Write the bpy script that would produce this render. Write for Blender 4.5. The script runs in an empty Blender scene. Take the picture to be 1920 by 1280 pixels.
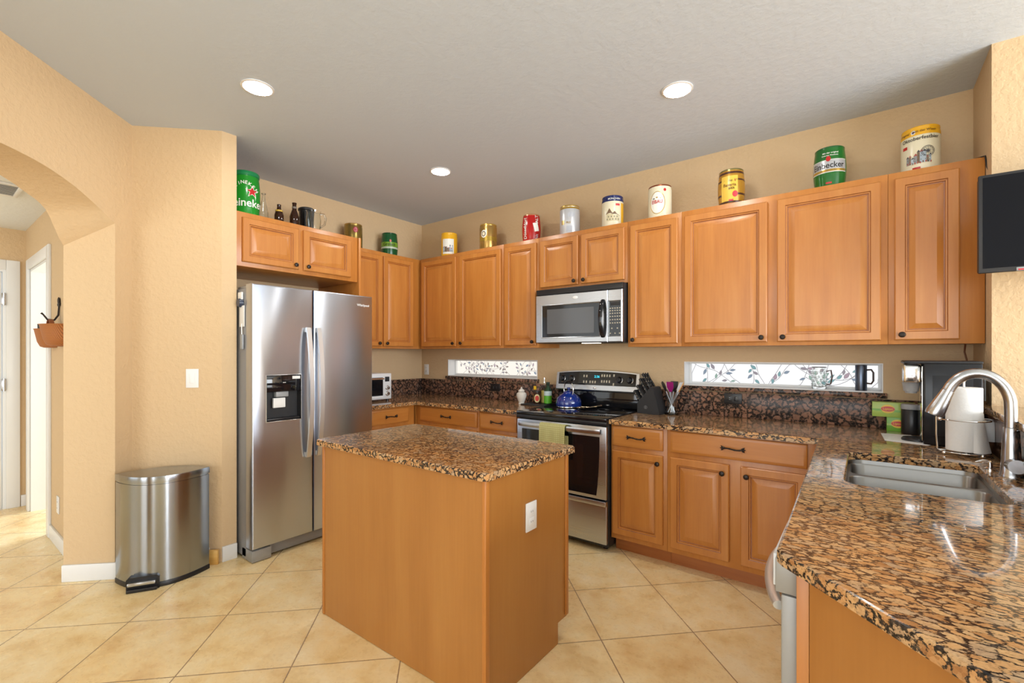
import bpy, bmesh, math, random
from mathutils import Vector, Matrix
random.seed(7)
PI = math.pi
SC = bpy.context.scene
COL = SC.collection

# ------------------------------------------------------------------ camera, world, assumed daylight, exposure
CAM = bpy.data.cameras.new('camera'); cam = bpy.data.objects.new('camera', CAM); COL.objects.link(cam)
cam.location = (3.999, -3.560, 1.359); cam.rotation_euler = (PI/2, 0, 0.6505)
CAM.sensor_width = 36.0; CAM.lens = 867.0/1920.0*36.0; CAM.shift_y = 23.6/1920.0
CAM.clip_start = 0.02
SC.camera = cam
SC.view_settings.view_transform = 'Standard'; SC.view_settings.look = 'None'
SC.view_settings.gamma = 1.0; SC.view_settings.use_curve_mapping = False
SC.view_settings.exposure = 0.52
W = bpy.data.worlds.new('world'); SC.world = W; W.use_nodes = True
W.node_tree.nodes['Background'].inputs[0].default_value = (0.75, 0.86, 1.0, 1)
W.node_tree.nodes['Background'].inputs[1].default_value = 1.0

def area(name, loc, rot, sx, sy, power, col=(1, 1, 1)):
    l = bpy.data.lights.new(name, 'AREA'); l.shape = 'RECTANGLE'; l.size = sx; l.size_y = sy
    l.energy = power; l.color = col
    o = bpy.data.objects.new(name, l); COL.objects.link(o); o.location = loc; o.rotation_euler = rot
    return o
# side and rear: added lights for assumed, unseen windows behind and right of camera
area('assumed_daylight_side', (8.85, -2.6, 1.35), (0, PI/2, 0), 2.2, 4.0, 290, (0.84, 0.92, 1.0))
area('assumed_daylight_rear', (3.6, -8.35, 1.4), (PI/2, 0, 0), 5.0, 2.3, 110, (0.84, 0.92, 1.0))
area('assumed_daylight_hall', (-1.35, -1.0, 1.5), (PI/2, 0, PI), 1.2, 2.0, 55, (0.78, 0.90, 1.0))  # also added: assumed window light in the unseen room beyond the hall doorway
area('hall_fill', (-0.6, -6.3, 1.5), (PI/2, 0, 0), 1.6, 2.0, 11, (0.80, 0.91, 1.0))  # added fill light to brighten the hall, no window known there

# ------------------------------------------------------------------ materials
def s2l(c):
    f = lambda v: v/12.92 if v <= 0.04045 else ((v+0.055)/1.055)**2.4
    return tuple(f(v/255.0) for v in c)
def mat(name, col=(0.8, 0.8, 0.8), rough=0.5, metal=0.0, **k):
    m = bpy.data.materials.new(name); m.use_nodes = True
    p = m.node_tree.nodes['Principled BSDF']
    p.inputs['Base Color'].default_value = (*col, 1); p.inputs['Roughness'].default_value = rough
    p.inputs['Metallic'].default_value = metal
    for a, v in k.items():
        p.inputs[a.replace('_', ' ')].default_value = v
    return m
class N:
    def __init__(s, m): s.m = m; s.t = m.node_tree; s.p = s.t.nodes['Principled BSDF']
    def new(s, ty, **k):
        n = s.t.nodes.new(ty)
        for a, v in k.items():
            if a[0] == '_': n.inputs[a[1:].replace('_', ' ')].default_value = v
            else: setattr(n, a, v)
        return n
    def ln(s, a, b): s.t.links.new(a, b)
    def ramp(s, fac, stops, interp='LINEAR'):
        r = s.new('ShaderNodeValToRGB'); e = r.color_ramp.elements; r.color_ramp.interpolation = interp
        while len(e) < len(stops): e.new(0.5)
        for i, (p, c) in enumerate(stops): e[i].position = p; e[i].color = (*c, 1) if len(c) == 3 else c
        s.ln(fac, r.inputs[0]); return r.outputs[0]
    def coord(s, scale=(1, 1, 1), rot=(0, 0, 0), loc=(0, 0, 0), rnd=False):
        tc = s.new('ShaderNodeTexCoord'); mp = s.new('ShaderNodeMapping')
        mp.inputs['Scale'].default_value = scale; mp.inputs['Rotation'].default_value = rot; mp.inputs['Location'].default_value = loc
        src = tc.outputs['Object']
        if rnd:
            oi = s.new('ShaderNodeObjectInfo'); v = s.new('ShaderNodeVectorMath', operation='MULTIPLY_ADD')
            cx = s.new('ShaderNodeCombineXYZ')
            for i in range(3): s.ln(oi.outputs['Random'], cx.inputs[i])
            s.ln(cx.outputs[0], v.inputs[0]); v.inputs[1].default_value = (7, 5, 9); s.ln(src, v.inputs[2]); src = v.outputs[0]
        s.ln(src, mp.inputs[0]); return mp.outputs[0]
    def mix(s, fac, a, b, mode='MIX'):
        x = s.new('ShaderNodeMix', data_type='RGBA', blend_type=mode)
        for i, v in ((0, fac), (6, a), (7, b)):
            if hasattr(v, 'is_linked'): s.ln(v, x.inputs[i])
            elif isinstance(v, tuple): x.inputs[i].default_value = (*v, 1)
            else: x.inputs[i].default_value = v
        return x.outputs[2]
    def noise(s, vec, scale, detail=3, rough=0.5, out='Fac'):
        n = s.new('ShaderNodeTexNoise', _Scale=scale, _Detail=detail, _Roughness=rough); s.ln(vec, n.inputs['Vector']); return n.outputs[out]
    def bump(s, h, strength, dist=0.01):
        b = s.new('ShaderNodeBump', _Strength=strength, _Distance=dist); s.ln(h, b.inputs['Height']); s.ln(b.outputs[0], s.p.inputs['Normal'])
    def base(s, c): s.ln(c, s.p.inputs['Base Color'])

def wood(name, c0, c1, c2, scale=(9, 9, 0.9), rough=0.38):
    m = mat(name, c1, rough); n = N(m)
    v = n.coord(scale, rnd=True)
    a = n.noise(v, 1.6, 5, 0.6); b = n.noise(n.coord((60, 60, 2.0) if scale[2] < 2 else (2.0, 60, 60), rnd=True), 1.5, 3)
    col = n.ramp(a, [(0.3, c0), (0.5, c1), (0.72, c2)])
    n.base(n.mix(0.22, col, n.ramp(b, [(0.3, c0), (0.7, c2)])))
    n.p.inputs['Coat Weight'].default_value = 0.25; n.p.inputs['Coat Roughness'].default_value = 0.25
    return m
M = {}
WC = (s2l((177, 109, 45)), s2l((190, 121, 52)), s2l((199, 134, 64)))
M['wood'] = wood('maple_vertical', *WC)
M['wood_h'] = wood('maple_horizontal', *WC, scale=(0.9, 9, 9))
M['ply'] = wood('maple_panel', s2l((167, 110, 50)), s2l((176, 118, 56)), s2l((183, 127, 63)), scale=(5, 5, 0.6))
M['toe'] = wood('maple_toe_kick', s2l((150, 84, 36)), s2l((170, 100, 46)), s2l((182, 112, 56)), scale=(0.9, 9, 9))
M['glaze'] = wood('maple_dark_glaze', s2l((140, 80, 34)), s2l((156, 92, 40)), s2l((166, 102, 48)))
M['pine'] = wood('pine', s2l((205, 150, 70)), s2l((225, 175, 95)), s2l((232, 190, 110)), scale=(1, 12, 12))
def wallmat(name, c, bump=0.35, sc=38):
    m = mat(name, c, 0.75); n = N(m); v = n.coord((1, 1, 1))
    h = n.noise(v, sc, 4, 0.55); n.bump(n.ramp(h, [(0.42, (0, 0, 0)), (0.62, (1, 1, 1))]), bump, 0.004)
    return m
M['wall'] = wallmat('tan_textured_paint', s2l((214, 185, 145)))
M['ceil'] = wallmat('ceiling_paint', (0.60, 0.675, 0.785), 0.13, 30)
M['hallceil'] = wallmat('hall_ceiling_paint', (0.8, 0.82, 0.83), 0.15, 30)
M['livingwall'] = wallmat('pale_paint', s2l((225, 215, 200)))
M['white'] = mat('white_trim_paint', (0.82, 0.82, 0.81), 0.35)
M['plastic_white'] = mat('white_plastic', (0.85, 0.85, 0.84), 0.35)
M['plastic_grey'] = mat('grey_plastic', (0.35, 0.36, 0.37), 0.4)
M['black'] = mat('black_plastic', (0.012, 0.012, 0.014), 0.35)
M['blackglass'] = mat('black_glass', (0.008, 0.008, 0.01), 0.06, IOR=1.55)
M['blacksoft'] = mat('black_satin', (0.02, 0.02, 0.022), 0.5)
M['bronze'] = mat('oil_rubbed_bronze', (0.035, 0.028, 0.024), 0.38, 0.7)
M['chrome'] = mat('chrome', (0.8, 0.8, 0.8), 0.12, 1.0)
def steel(name, c, rough=0.28, vert=True, sc=260):
    m = mat(name, c, rough, 1.0); n = N(m)
    v = n.coord((sc, sc, 1.5) if vert else (1.5, sc, sc)); h = n.noise(v, 1.0, 2)
    n.ln(n.ramp(h, [(0.2, (rough-0.012,)*3), (0.8, (rough+0.015,)*3)]), n.p.inputs['Roughness'])
    n.p.inputs['Anisotropic'].default_value = 0.75; n.p.inputs['Anisotropic Rotation'].default_value = 0.25
    tg = n.new('ShaderNodeTangent', direction_type='RADIAL', axis='Z'); n.ln(tg.outputs[0], n.p.inputs['Tangent'])
    return m
M['steel'] = steel('brushed_stainless', (0.54, 0.59, 0.68), 0.29)
M['steel_can'] = steel('brushed_bin_steel', (0.36, 0.39, 0.43), 0.22)
M['steel_h'] = steel('brushed_stainless_horizontal', (0.55, 0.58, 0.62), 0.28, False)
M['nickel'] = mat('brushed_nickel', (0.52, 0.53, 0.55), 0.24, 1.0)
M['sinksteel'] = steel('sink_stainless', (0.29, 0.285, 0.275), 0.33, False)
M['fridgeside'] = mat('grey_painted_metal', (0.27, 0.27, 0.275), 0.42, 0.2)
M['whitemetal'] = mat('white_enamel', (0.8, 0.82, 0.84), 0.25)
M['greymetal'] = mat('light_grey_enamel', (0.34, 0.34, 0.33), 0.35, 0.2)
M['alu'] = mat('satin_aluminium', (0.78, 0.79, 0.80), 0.38, 0.9)

def granite(name, stretch, blob, dark, tint, seed=0.0, coat=0.62, spec=0.15, rough=0.13):
    m = mat(name, (0.4, 0.25, 0.12), rough); n = N(m)
    v0 = n.coord(stretch, loc=(seed, seed, seed))
    d = n.new('ShaderNodeVectorMath', operation='MULTIPLY_ADD')
    n.ln(n.noise(v0, blob*1.1, 4, out='Color'), d.inputs[0]); d.inputs[1].default_value = (0.75/blob,)*3; n.ln(v0, d.inputs[2])
    v = d.outputs[0]
    vo = n.new('ShaderNodeTexVoronoi', feature='F1', _Scale=blob); n.ln(v, vo.inputs['Vector'])
    ed = n.new('ShaderNodeTexVoronoi', feature='DISTANCE_TO_EDGE', _Scale=blob); n.ln(v, ed.inputs['Vector'])
    vs = n.new('ShaderNodeTexVoronoi', feature='F1', _Scale=blob*2.7); n.ln(v, vs.inputs['Vector'])
    sep = n.new('ShaderNodeSeparateColor'); n.ln(vo.outputs['Color'], sep.inputs[0])
    sp2 = n.new('ShaderNodeSeparateColor'); n.ln(vs.outputs['Color'], sp2.inputs[0])
    tan = n.ramp(sep.outputs[0], [(0.0, tint[0]), (0.3, tint[1]), (0.65, tint[2]), (0.95, tint[3])])
    tan = n.mix(0.30, tan, n.ramp(sp2.outputs[1], [(0.1, tint[0]), (0.5, tint[1]), (0.9, tint[2])]))
    tan = n.mix(n.ramp(n.noise(v0, blob*4, 4, 0.6), [(0.5, (0, 0, 0)), (0.72, (0.55, 0.55, 0.55))]), tan, s2l((112, 78, 50)))
    mm = n.new('ShaderNodeMath', operation='MULTIPLY_ADD'); n.ln(n.noise(v0, blob*2.4, 6, 0.7), mm.inputs[0]); mm.inputs[1].default_value = -1.15; mm.inputs[2].default_value = 0.575-dark
    e = n.new('ShaderNodeMath', operation='ADD'); n.ln(ed.outputs['Distance'], e.inputs[0]); n.ln(mm.outputs[0], e.inputs[1])
    q = n.new('ShaderNodeMath', operation='MULTIPLY_ADD'); n.ln(sep.outputs[1], q.inputs[0]); q.inputs[1].default_value = 0.16; n.ln(e.outputs[0], q.inputs[2])
    mask = n.ramp(q.outputs[0], [(0.05, (0, 0, 0)), (0.11, (1, 1, 1))])
    dk = n.ramp(n.noise(v0, blob*3, 4), [(0.38, (0.010, 0.009, 0.009)), (0.56, (0.045, 0.032, 0.026)), (0.70, (0.13, 0.09, 0.06))])
    n.base(n.mix(mask, dk, tan))
    n.p.inputs['Coat Weight'].default_value = coat; n.p.inputs['Coat Roughness'].default_value = 0.03 if coat > .5 else 0.25
    n.p.inputs['Coat IOR'].default_value = 1.42; n.p.inputs['Specular IOR Level'].default_value = spec
    return m
TT = (s2l((158, 108, 66)), s2l((204, 150, 96)), s2l((218, 176, 124)), s2l((184, 160, 130)))
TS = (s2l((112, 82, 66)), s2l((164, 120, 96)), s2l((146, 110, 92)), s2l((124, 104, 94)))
M['granite'] = granite('granite_worktop', (0.70, 1.2, 1.1), 46, 0.085, TT)
M['granite_i'] = granite('granite_island', (0.9, 1.05, 1.0), 46, 0.10, TT, 3.3)
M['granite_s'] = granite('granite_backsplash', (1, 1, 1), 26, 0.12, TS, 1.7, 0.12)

# floor tile
m = mat('travertine_tile', (0.8, 0.65, 0.4), 0.3); n = N(m)
v = n.coord((1, 1, 1), (0, 0, -PI/4), (-1.492+0.4655*20, 3.224+0.4655*20, 0))
br = n.new('ShaderNodeTexBrick', offset=0.0, squash=1.0)
for k_, v_ in (('Scale', 1.0), ('Mortar Size', 0.0028), ('Mortar Smooth', 0.1), ('Brick Width', 0.4655), ('Row Height', 0.4655), ('Bias', 0.0)):
    br.inputs[k_].default_value = v_
br.inputs['Color1'].default_value = (0, 0, 0, 1); br.inputs['Color2'].default_value = (1, 1, 1, 1)
n.ln(v, br.inputs['Vector'])
a = n.noise(n.coord((1, 1, 1)), 5.5, 8, 0.62); b = n.noise(n.coord((1, 1, 1)), 26, 6, 0.65)
ca = n.ramp(a, [(0.30, s2l((224, 186, 124))), (0.48, s2l((243, 214, 158))), (0.7, s2l((250, 230, 184)))])
cb = n.mix(n.ramp(b, [(0.55, (0, 0, 0)), (0.72, (0.45, 0.45, 0.45))]), ca, s2l((212, 172, 112)))
cb = n.mix(0.10, cb, br.outputs['Color'], 'OVERLAY')
n.base(n.mix(br.outputs['Fac'], cb, s2l((158, 130, 98))))
n.ln(n.ramp(b, [(0.3, (0.22,)*3), (0.8, (0.42,)*3)]), n.p.inputs['Roughness'])
M['floor'] = m

def emit(name, col, st):
    m = bpy.data.materials.new(name); m.use_nodes = True; t = m.node_tree; t.nodes.remove(t.nodes['Principled BSDF'])
    e = t.nodes.new('ShaderNodeEmission'); e.inputs[0].default_value = (*col, 1); e.inputs[1].default_value = st
    t.links.new(e.outputs[0], t.nodes['Material Output'].inputs[0]); return m
M['lamp'] = emit('lamp_diffuser', (1.0, 0.96, 0.90), 98.0)
M['film'] = emit('daylit_white_film', (0.98, 0.99, 1.0), 0.72)
M['film_warm'] = emit('daylit_cream_film', (1.0, 0.93, 0.84), 0.72)
M['lead'] = emit('film_dark_line', (0.16, 0.15, 0.16), 1.0)
LEAF = [emit('film_leaf_teal', s2l((150, 192, 196)), 0.52), emit('film_leaf_grey', s2l((178, 170, 178)), 0.52),
        emit('film_leaf_mauve', s2l((200, 178, 190)), 0.52), emit('film_leaf_blue', s2l((160, 176, 194)), 0.52),
        emit('film_leaf_green', s2l((172, 204, 188)), 0.52), emit('film_leaf_taupe', s2l((176, 160, 152)), 0.52)]
M['clock'] = emit('blue_display', (0.05, 0.6, 0.75), 1.2)
def paint(name, rgb, rough=0.3, metal=0.0, **k): return mat(name, s2l(rgb), rough, metal, **k)
def glass(name, col=(1, 1, 1), rough=0.0):
    return mat(name, col, rough, 0.0, Transmission_Weight=1.0, IOR=1.45)
M['glass'] = glass('clear_glass', (0.95, 0.97, 0.96))
M['brownglass'] = mat('brown_glass', (0.035, 0.012, 0.006), 0.05)
M['greenglass'] = mat('green_glass', (0.01, 0.05, 0.02), 0.06)

# ------------------------------------------------------------------ mesh helpers
class B:
    def __init__(s): s.bm = bmesh.new()
    def box(s, x0, x1, y0, y1, z0, z1, bev=0.0, mi=0, seg=2):
        x0, x1 = min(x0, x1), max(x0, x1); y0, y1 = min(y0, y1), max(y0, y1); z0, z1 = min(z0, z1), max(z0, z1)
        vs = [s.bm.verts.new(p) for p in ((x0, y0, z0), (x1, y0, z0), (x1, y1, z0), (x0, y1, z0), (x0, y0, z1), (x1, y0, z1), (x1, y1, z1), (x0, y1, z1))]
        fs = [s.bm.faces.new([vs[i] for i in q]) for q in ((3, 2, 1, 0), (4, 5, 6, 7), (0, 1, 5, 4), (1, 2, 6, 5), (2, 3, 7, 6), (3, 0, 4, 7))]
        for f in fs: f.material_index = mi
        if bev:
            es = list({e for f in fs for e in f.edges})
            bmesh.ops.bevel(s.bm, geom=es, offset=bev, segments=seg, affect='EDGES', profile=0.5, material=-1)
        return s
    def face(s, pts, mi=0):
        f = s.bm.faces.new([s.bm.verts.new(p) for p in pts]); f.material_index = mi; return f
    def rings(s, rings, mi=0, closed=True, cap0=True, cap1=True, mis=None):
        R = [[s.bm.verts.new(p) for p in r] for r in rings]
        for i in range(len(R)-1):
            n = len(R[i])
            for j in range(n if closed else n-1):
                f = s.bm.faces.new((R[i][j], R[i][(j+1) % n], R[i+1][(j+1) % n], R[i+1][j])); f.material_index = mis[i] if mis else mi
        if cap0: f = s.bm.faces.new(R[0][::-1]); f.material_index = mis[0] if mis else mi
        if cap1: f = s.bm.faces.new(R[-1]); f.material_index = mis[-1] if mis else mi
        return s
    def lathe(s, prof, c=(0, 0, 0), n=32, mi=0, mis=None, cap0=True, cap1=True):
        return s.rings([[(c[0]+r*math.cos(2*PI*j/n), c[1]+r*math.sin(2*PI*j/n), c[2]+z) for j in range(n)] for r, z in prof], mi, True, cap0, cap1, mis)
    def cyl(s, p0, p1, r0, r1=None, n=20, mi=0):
        return s.tube([p0, p1], [r0, r0 if r1 is None else r1], n, mi)
    def tube(s, pts, r, n=10, mi=0, flat=None):
        pts = [Vector(p) for p in pts]; rs = r if isinstance(r, (list, tuple)) else [r]*len(pts)
        rings = []; up = None
        for i, p in enumerate(pts):
            t = (pts[min(i+1, len(pts)-1)]-pts[max(i-1, 0)]).normalized()
            if up is None:
                up = Vector((0, 0, 1)) if abs(t.z) < 0.9 else Vector((0, 1, 0))
            a = t.cross(up).normalized(); b = a.cross(t).normalized(); up = b
            fa, fb = (1, 1) if flat is None else flat
            rings.append([tuple(p+(a*math.cos(2*PI*j/n)*fa+b*math.sin(2*PI*j/n)*fb)*rs[i]) for j in range(n)])
        return s.rings(rings, mi)
    def prism(s, poly, z0, z1, mi=0, bev=0.0):
        a = [s.bm.verts.new((x, y, z0)) for x, y in poly]; b = [s.bm.verts.new((x, y, z1)) for x, y in poly]
        fs = [s.bm.faces.new(a[::-1]), s.bm.faces.new(b)]
        k = len(poly)
        for i in range(k): fs.append(s.bm.faces.new((a[i], a[(i+1) % k], b[(i+1) % k], b[i])))
        for f in fs: f.material_index = mi
        if bev:
            es = list(set(fs[0].edges) | set(fs[1].edges))
            bmesh.ops.bevel(s.bm, geom=es, offset=bev, segments=2, affect='EDGES', profile=0.5)
        return s
    def sphere(s, c, r, sc=(1, 1, 1), n=16, mi=0):
        k = n//2
        return s.rings([[(c[0]+r*sc[0]*math.sin(PI*(i+.02)/(k+.04))*math.cos(2*PI*j/n), c[1]+r*sc[1]*math.sin(PI*(i+.02)/(k+.04))*math.sin(2*PI*j/n), c[2]-r*sc[2]*math.cos(PI*(i+.02)/(k+.04))) for j in range(n)] for i in range(k+1)], mi)
    def raised(s, x0, x1, z0, z1, yb, yf, fr=0.055, mi=0):
        """raised-panel door face towards -y; yf front plane, yb back plane"""
        w = min(x1-x0, z1-z0); fr = min(fr, w*0.24); t = yb-yf
        R = [(0, yb), (0, yf+0.005), (0.005, yf), (fr-0.012, yf), (fr-0.008, yf+0.0045), (fr-0.003, yf+0.0050), (fr-0.001, yf+0.012), (fr+0.0045, yf+0.013),
             (fr+min(0.036, w*.12), yf+0.002), (fr+min(0.038, w*.125), yf+0.002)]
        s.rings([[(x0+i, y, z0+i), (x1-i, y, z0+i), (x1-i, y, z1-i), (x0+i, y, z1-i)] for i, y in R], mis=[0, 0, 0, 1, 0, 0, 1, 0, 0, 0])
        return s
    def slab(s, x0, x1, z0, z1, yb, yf, mi=0):
        R = [(0, yb), (0, yf+0.007), (0.003, yf+0.004), (0.010, yf+0.003), (0.016, yf), (0.017, yf)]
        s.rings([[(x0+i, y, z0+i), (x1-i, y, z0+i), (x1-i, y, z1-i), (x0+i, y, z1-i)] for i, y in R], mi)
        return s
    def xf(s, mtx): bmesh.ops.transform(s.bm, matrix=mtx, verts=s.bm.verts); return s
    def build(s, name, mats, parent=None, smooth=38, label=None):
        bmesh.ops.recalc_face_normals(s.bm, faces=s.bm.faces)
        me = bpy.data.meshes.new(name); s.bm.to_mesh(me); s.bm.free()
        for mm in (mats if isinstance(mats, (list, tuple)) else [mats]): me.materials.append(mm)
        if smooth:
            me.shade_smooth(); me.set_sharp_from_angle(angle=math.radians(smooth))
        o = bpy.data.objects.new(name, me); COL.objects.link(o)
        if parent: o.parent = parent
        if label: o['label'] = label
        return o
def thing(name, label, cat, loc=(0, 0, 0), rotz=0.0, group=None):
    o = bpy.data.objects.new(name, None); COL.objects.link(o); o.empty_display_size = 0.05
    o.location = loc; o.rotation_euler = (0, 0, rotz); o['label'] = label; o['category'] = cat
    if group: o['group'] = group
    return o
def tag(o, label, cat, group=None):
    o['label'] = label; o['category'] = cat
    if group: o['group'] = group
    return o
def struct(o): o['kind'] = 'structure'; return o
def dup(root, loc, rotz, label, group=None):
    r = root.copy(); COL.objects.link(r); r.location = loc; r.rotation_euler = (0, 0, rotz); r['label'] = label
    if group: r['group'] = group
    for ch in list(root.children):
        c = ch.copy(); COL.objects.link(c); c.parent = r
        for g in list(ch.children):
            d = g.copy(); COL.objects.link(d); d.parent = c
    return r
def text_mesh(txt, size, depth=0.0003, align='CENTER', shear=0.0):
    cu = bpy.data.curves.new('lettering', 'FONT'); cu.body = txt; cu.size = size; cu.extrude = depth
    cu.offset = size*0.014; cu.align_x = align; cu.align_y = 'CENTER'; cu.shear = shear; cu.resolution_u = 3
    ob = bpy.data.objects.new('lettering', cu); me = bpy.data.meshes.new_from_object(ob)
    bpy.data.objects.remove(ob); bpy.data.curves.remove(cu); return me
def text(txt, size, mtx, material, parent, name='lettering', sx=1.0, bold=0.0):
    me = text_mesh(txt, size)
    me.transform(mtx @ Matrix.Diagonal((sx, 1, 1, 1)))
    me.materials.clear(); me.materials.append(material)
    for p in me.polygons: p.material_index = 0
    o = bpy.data.objects.new(name, me); COL.objects.link(o); o.parent = parent; return o
def wrap_text(txt, size, R, ang, z, material, parent, name='lettering', tilt=0.0, sx=1.0, off=0.0026, vert=False, bow=0.0):
    me = text_mesh(txt, size, 0.0)
    ct, st = math.cos(tilt), math.sin(tilt)
    for v in me.vertices:
        x, y = v.co.x*sx, v.co.y
        if vert: x, y = -y, x
        y += bow*(x*x)
        x, y = x*ct-y*st, x*st+y*ct
        rr = (R(z+y) if callable(R) else R)+off; a = ang+x/rr
        v.co = (rr*math.cos(a), rr*math.sin(a), z+y)
    me.materials.clear(); me.materials.append(material)
    for p in me.polygons: p.material_index = 0
    o = bpy.data.objects.new(name, me); COL.objects.link(o); o.parent = parent; return o
def wrap_shape(b, pts, R, ang, z, mi=0, off=0.0006, k=4):
    """fan-filled flat shape wrapped round a cylinder"""
    cx = sum(p[0] for p in pts)/len(pts); cy = sum(p[1] for p in pts)/len(pts); rg = []
    for i in range(k+1):
        f = 0.02+0.98*i/k; r = []
        for x, y in pts:
            X, Y = cx+(x-cx)*f, cy+(y-cy)*f; rr = (R(z+Y) if callable(R) else R)+off; a = ang+X/rr
            r.append((rr*math.cos(a), rr*math.sin(a), z+Y))
        rg.append(r)
    b.rings(rg, mi, True, True, False)
def ell(a, b_, n=28): return [(a*math.cos(2*PI*i/n), b_*math.sin(2*PI*i/n)) for i in range(n)]
def rect(w, h, n=8):
    p = []
    for i in range(n): p.append((-w/2+w*i/n, -h/2))
    for i in range(4): p.append((w/2, -h/2+h*i/4))
    for i in range(n): p.append((w/2-w*i/n, h/2))
    for i in range(4): p.append((-w/2, h/2-h*i/4))
    return p
def star(r): return [((r if i % 2 == 0 else r*.42)*math.sin(2*PI*i/10), (r if i % 2 == 0 else r*.42)*math.cos(2*PI*i/10)) for i in range(10)]

ZC = 2.818
# ------------------------------------------------------------------ the room
b = B(); b.box(-4, 9, -8.5, 0.3, -0.1, 0); struct(b.build('floor', M['floor'], smooth=0))
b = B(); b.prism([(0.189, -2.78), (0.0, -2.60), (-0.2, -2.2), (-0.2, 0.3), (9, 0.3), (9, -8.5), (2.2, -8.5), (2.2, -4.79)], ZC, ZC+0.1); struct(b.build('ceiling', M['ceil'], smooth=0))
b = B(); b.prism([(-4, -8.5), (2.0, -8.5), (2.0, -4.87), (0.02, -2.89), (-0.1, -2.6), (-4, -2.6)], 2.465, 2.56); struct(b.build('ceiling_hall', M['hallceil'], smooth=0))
# back wall with the two low window slots
WX = [(0.42, 1.588), (2.921, 4.091)]; WZ0, WZ1 = 1.125, 1.303
b = B(); b.box(-0.2, 9, 0, 0.2, 0, WZ0); b.box(-0.2, 9, 0, 0.2, WZ1, ZC)
for x0, x1 in ((-0.2, WX[0][0]), (WX[0][1], WX[1][0]), (WX[1][1], 9)): b.box(x0, x1, 0, 0.2, WZ0, WZ1)
struct(b.build('wall_back', M['wall'], smooth=0))
b = B(); b.box(-0.2, 0, -2.215, 0, 0, ZC); struct(b.build('wall_left', M['wall'], smooth=0))
b = B(); b.prism([(0.28, -2.68), (0.657, -2.303), (0.657, -2.213), (-0.2, -2.213), (-0.2, -2.6), (-0.06, -2.74), (0.19, -2.77)], 0, ZC, bev=0); struct(b.build('wall_stub', M['wall'], smooth=0))
b = B(); b.box(4.478, 9, -0.459, -0.001, 0, ZC); struct(b.build('wall_pillar', M['wall'], smooth=0))
b = B(); b.box(8.9, 9, -8.5, -0.46, 0, ZC); struct(b.build('wall_right', M['livingwall'], smooth=0))
b = B(); b.box(-4, 9, -8.6, -8.45, 0, ZC); struct(b.build('wall_front', M['livingwall'], smooth=0))
# arch wall (45 degrees), with an arched opening
NEAR = [(0.151, 2.151), (0.273, 2.202), (0.419, 2.255), (0.55, 2.288), (0.669, 2.306), (0.776, 2.312), (0.875, 2.313), (0.98, 2.310), (1.1, 2.297), (1.24, 2.268), (1.38, 2.225), (1.52, 2.151)]
FAR = [2.008, 2.185, 2.246, 2.280, 2.295, 2.302, 2.303, 2.300, 2.287, 2.256, 2.20, 2.06]
D2 = 2**-0.5; TH = 0.279
def ap(s_, z, far=0.0): return (0.28+s_*D2-far*D2, -2.68-s_*D2-far*D2, z)
b = B()
def strip(s0, s1, za0, za1, zf0, zf1, e0=None, e1=None):
    for z0, z1, th, k_ in ((za0, za1, 0.0, 0), (zf0, zf1, TH, 1)):
        P = [ap(s0, z0, th), ap(s1, z1, th)]
        if e1: P.append(ap(s1, e1[k_], th))
        P += [ap(s1, ZC, th), ap(s0, ZC, th)]
        if e0: P.append(ap(s0, e0[k_], th))
        b.face(P)
    b.face([ap(s0, ZC), ap(s1, ZC), ap(s1, ZC, TH), ap(s0, ZC, TH)]); b.face([ap(s0, za0), ap(s1, za1), ap(s1, zf1, TH), ap(s0, zf0, TH)])
strip(0, 0.151, 0, 0, 0, 0, None, (2.151, 2.008)); strip(1.52, 2.75, 0, 0, 0, 0, (2.151, 2.06), None)
for s_, zn, zf in ((0.151, 2.151, 2.008), (1.52, 2.151, 2.06)): b.face([ap(s_, 0), ap(s_, zn), ap(s_, zf, TH), ap(s_, 0, TH)])
for s_ in (0, 2.75): b.face([ap(s_, 0), ap(s_, ZC), ap(s_, ZC, TH), ap(s_, 0, TH)])
fine = []
def cr(P, i, t):
    p0, p1, p2, p3 = P[max(i-1, 0)], P[i], P[i+1], P[min(i+2, len(P)-1)]
    return 0.5*((2*p1)+(-p0+p2)*t+(2*p0-5*p1+4*p2-p3)*t*t+(-p0+3*p1-3*p2+p3)*t**3)
for i in range(len(NEAR)-1):
    for q in range(4):
        t = q/4; fine.append((NEAR[i][0]+(NEAR[i+1][0]-NEAR[i][0])*t, cr([z for _, z in NEAR], i, t), cr(FAR, i, t)))
fine.append((NEAR[-1][0], NEAR[-1][1], FAR[-1]))
for (s0, z0, f0), (s1, z1, f1) in zip(fine, fine[1:]): strip(s0, s1, z0, z1, f0, f1)
bmesh.ops.remove_doubles(b.bm, verts=b.bm.verts, dist=0.0002); struct(b.build('wall_arch', M['wall'], smooth=30))
# hall beyond the arch
HY = -2.9
b = B(); b.box(-0.88, 0.09, HY, HY+0.12, 0, 2.47); b.box(-2.0, -1.74, HY, HY+0.12, 0, 2.47); b.box(-1.74, -0.88, HY, HY+0.12, 2.09, 2.47)
struct(b.build('wall_hall_right', M['wall'], smooth=0))
b = B(); b.box(-2.12, -2.0, -6.6, -3.93, 0, 2.47); b.box(-2.12, -2.0, -3.02, HY+0.12, 0, 2.47); b.box(-2.12, -2.0, -3.93, -3.02, 2.10, 2.47)
struct(b.build('wall_hall_end', M['wall'], smooth=0))
b = B(); b.box(-2.9, -2.8, HY+0.12, -0.6, 0, 2.47); b.box(-2.9, -0.3, -0.6, -0.5, 0, 2.47); struct(b.build('wall_side_room', M['white'], smooth=0))
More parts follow.
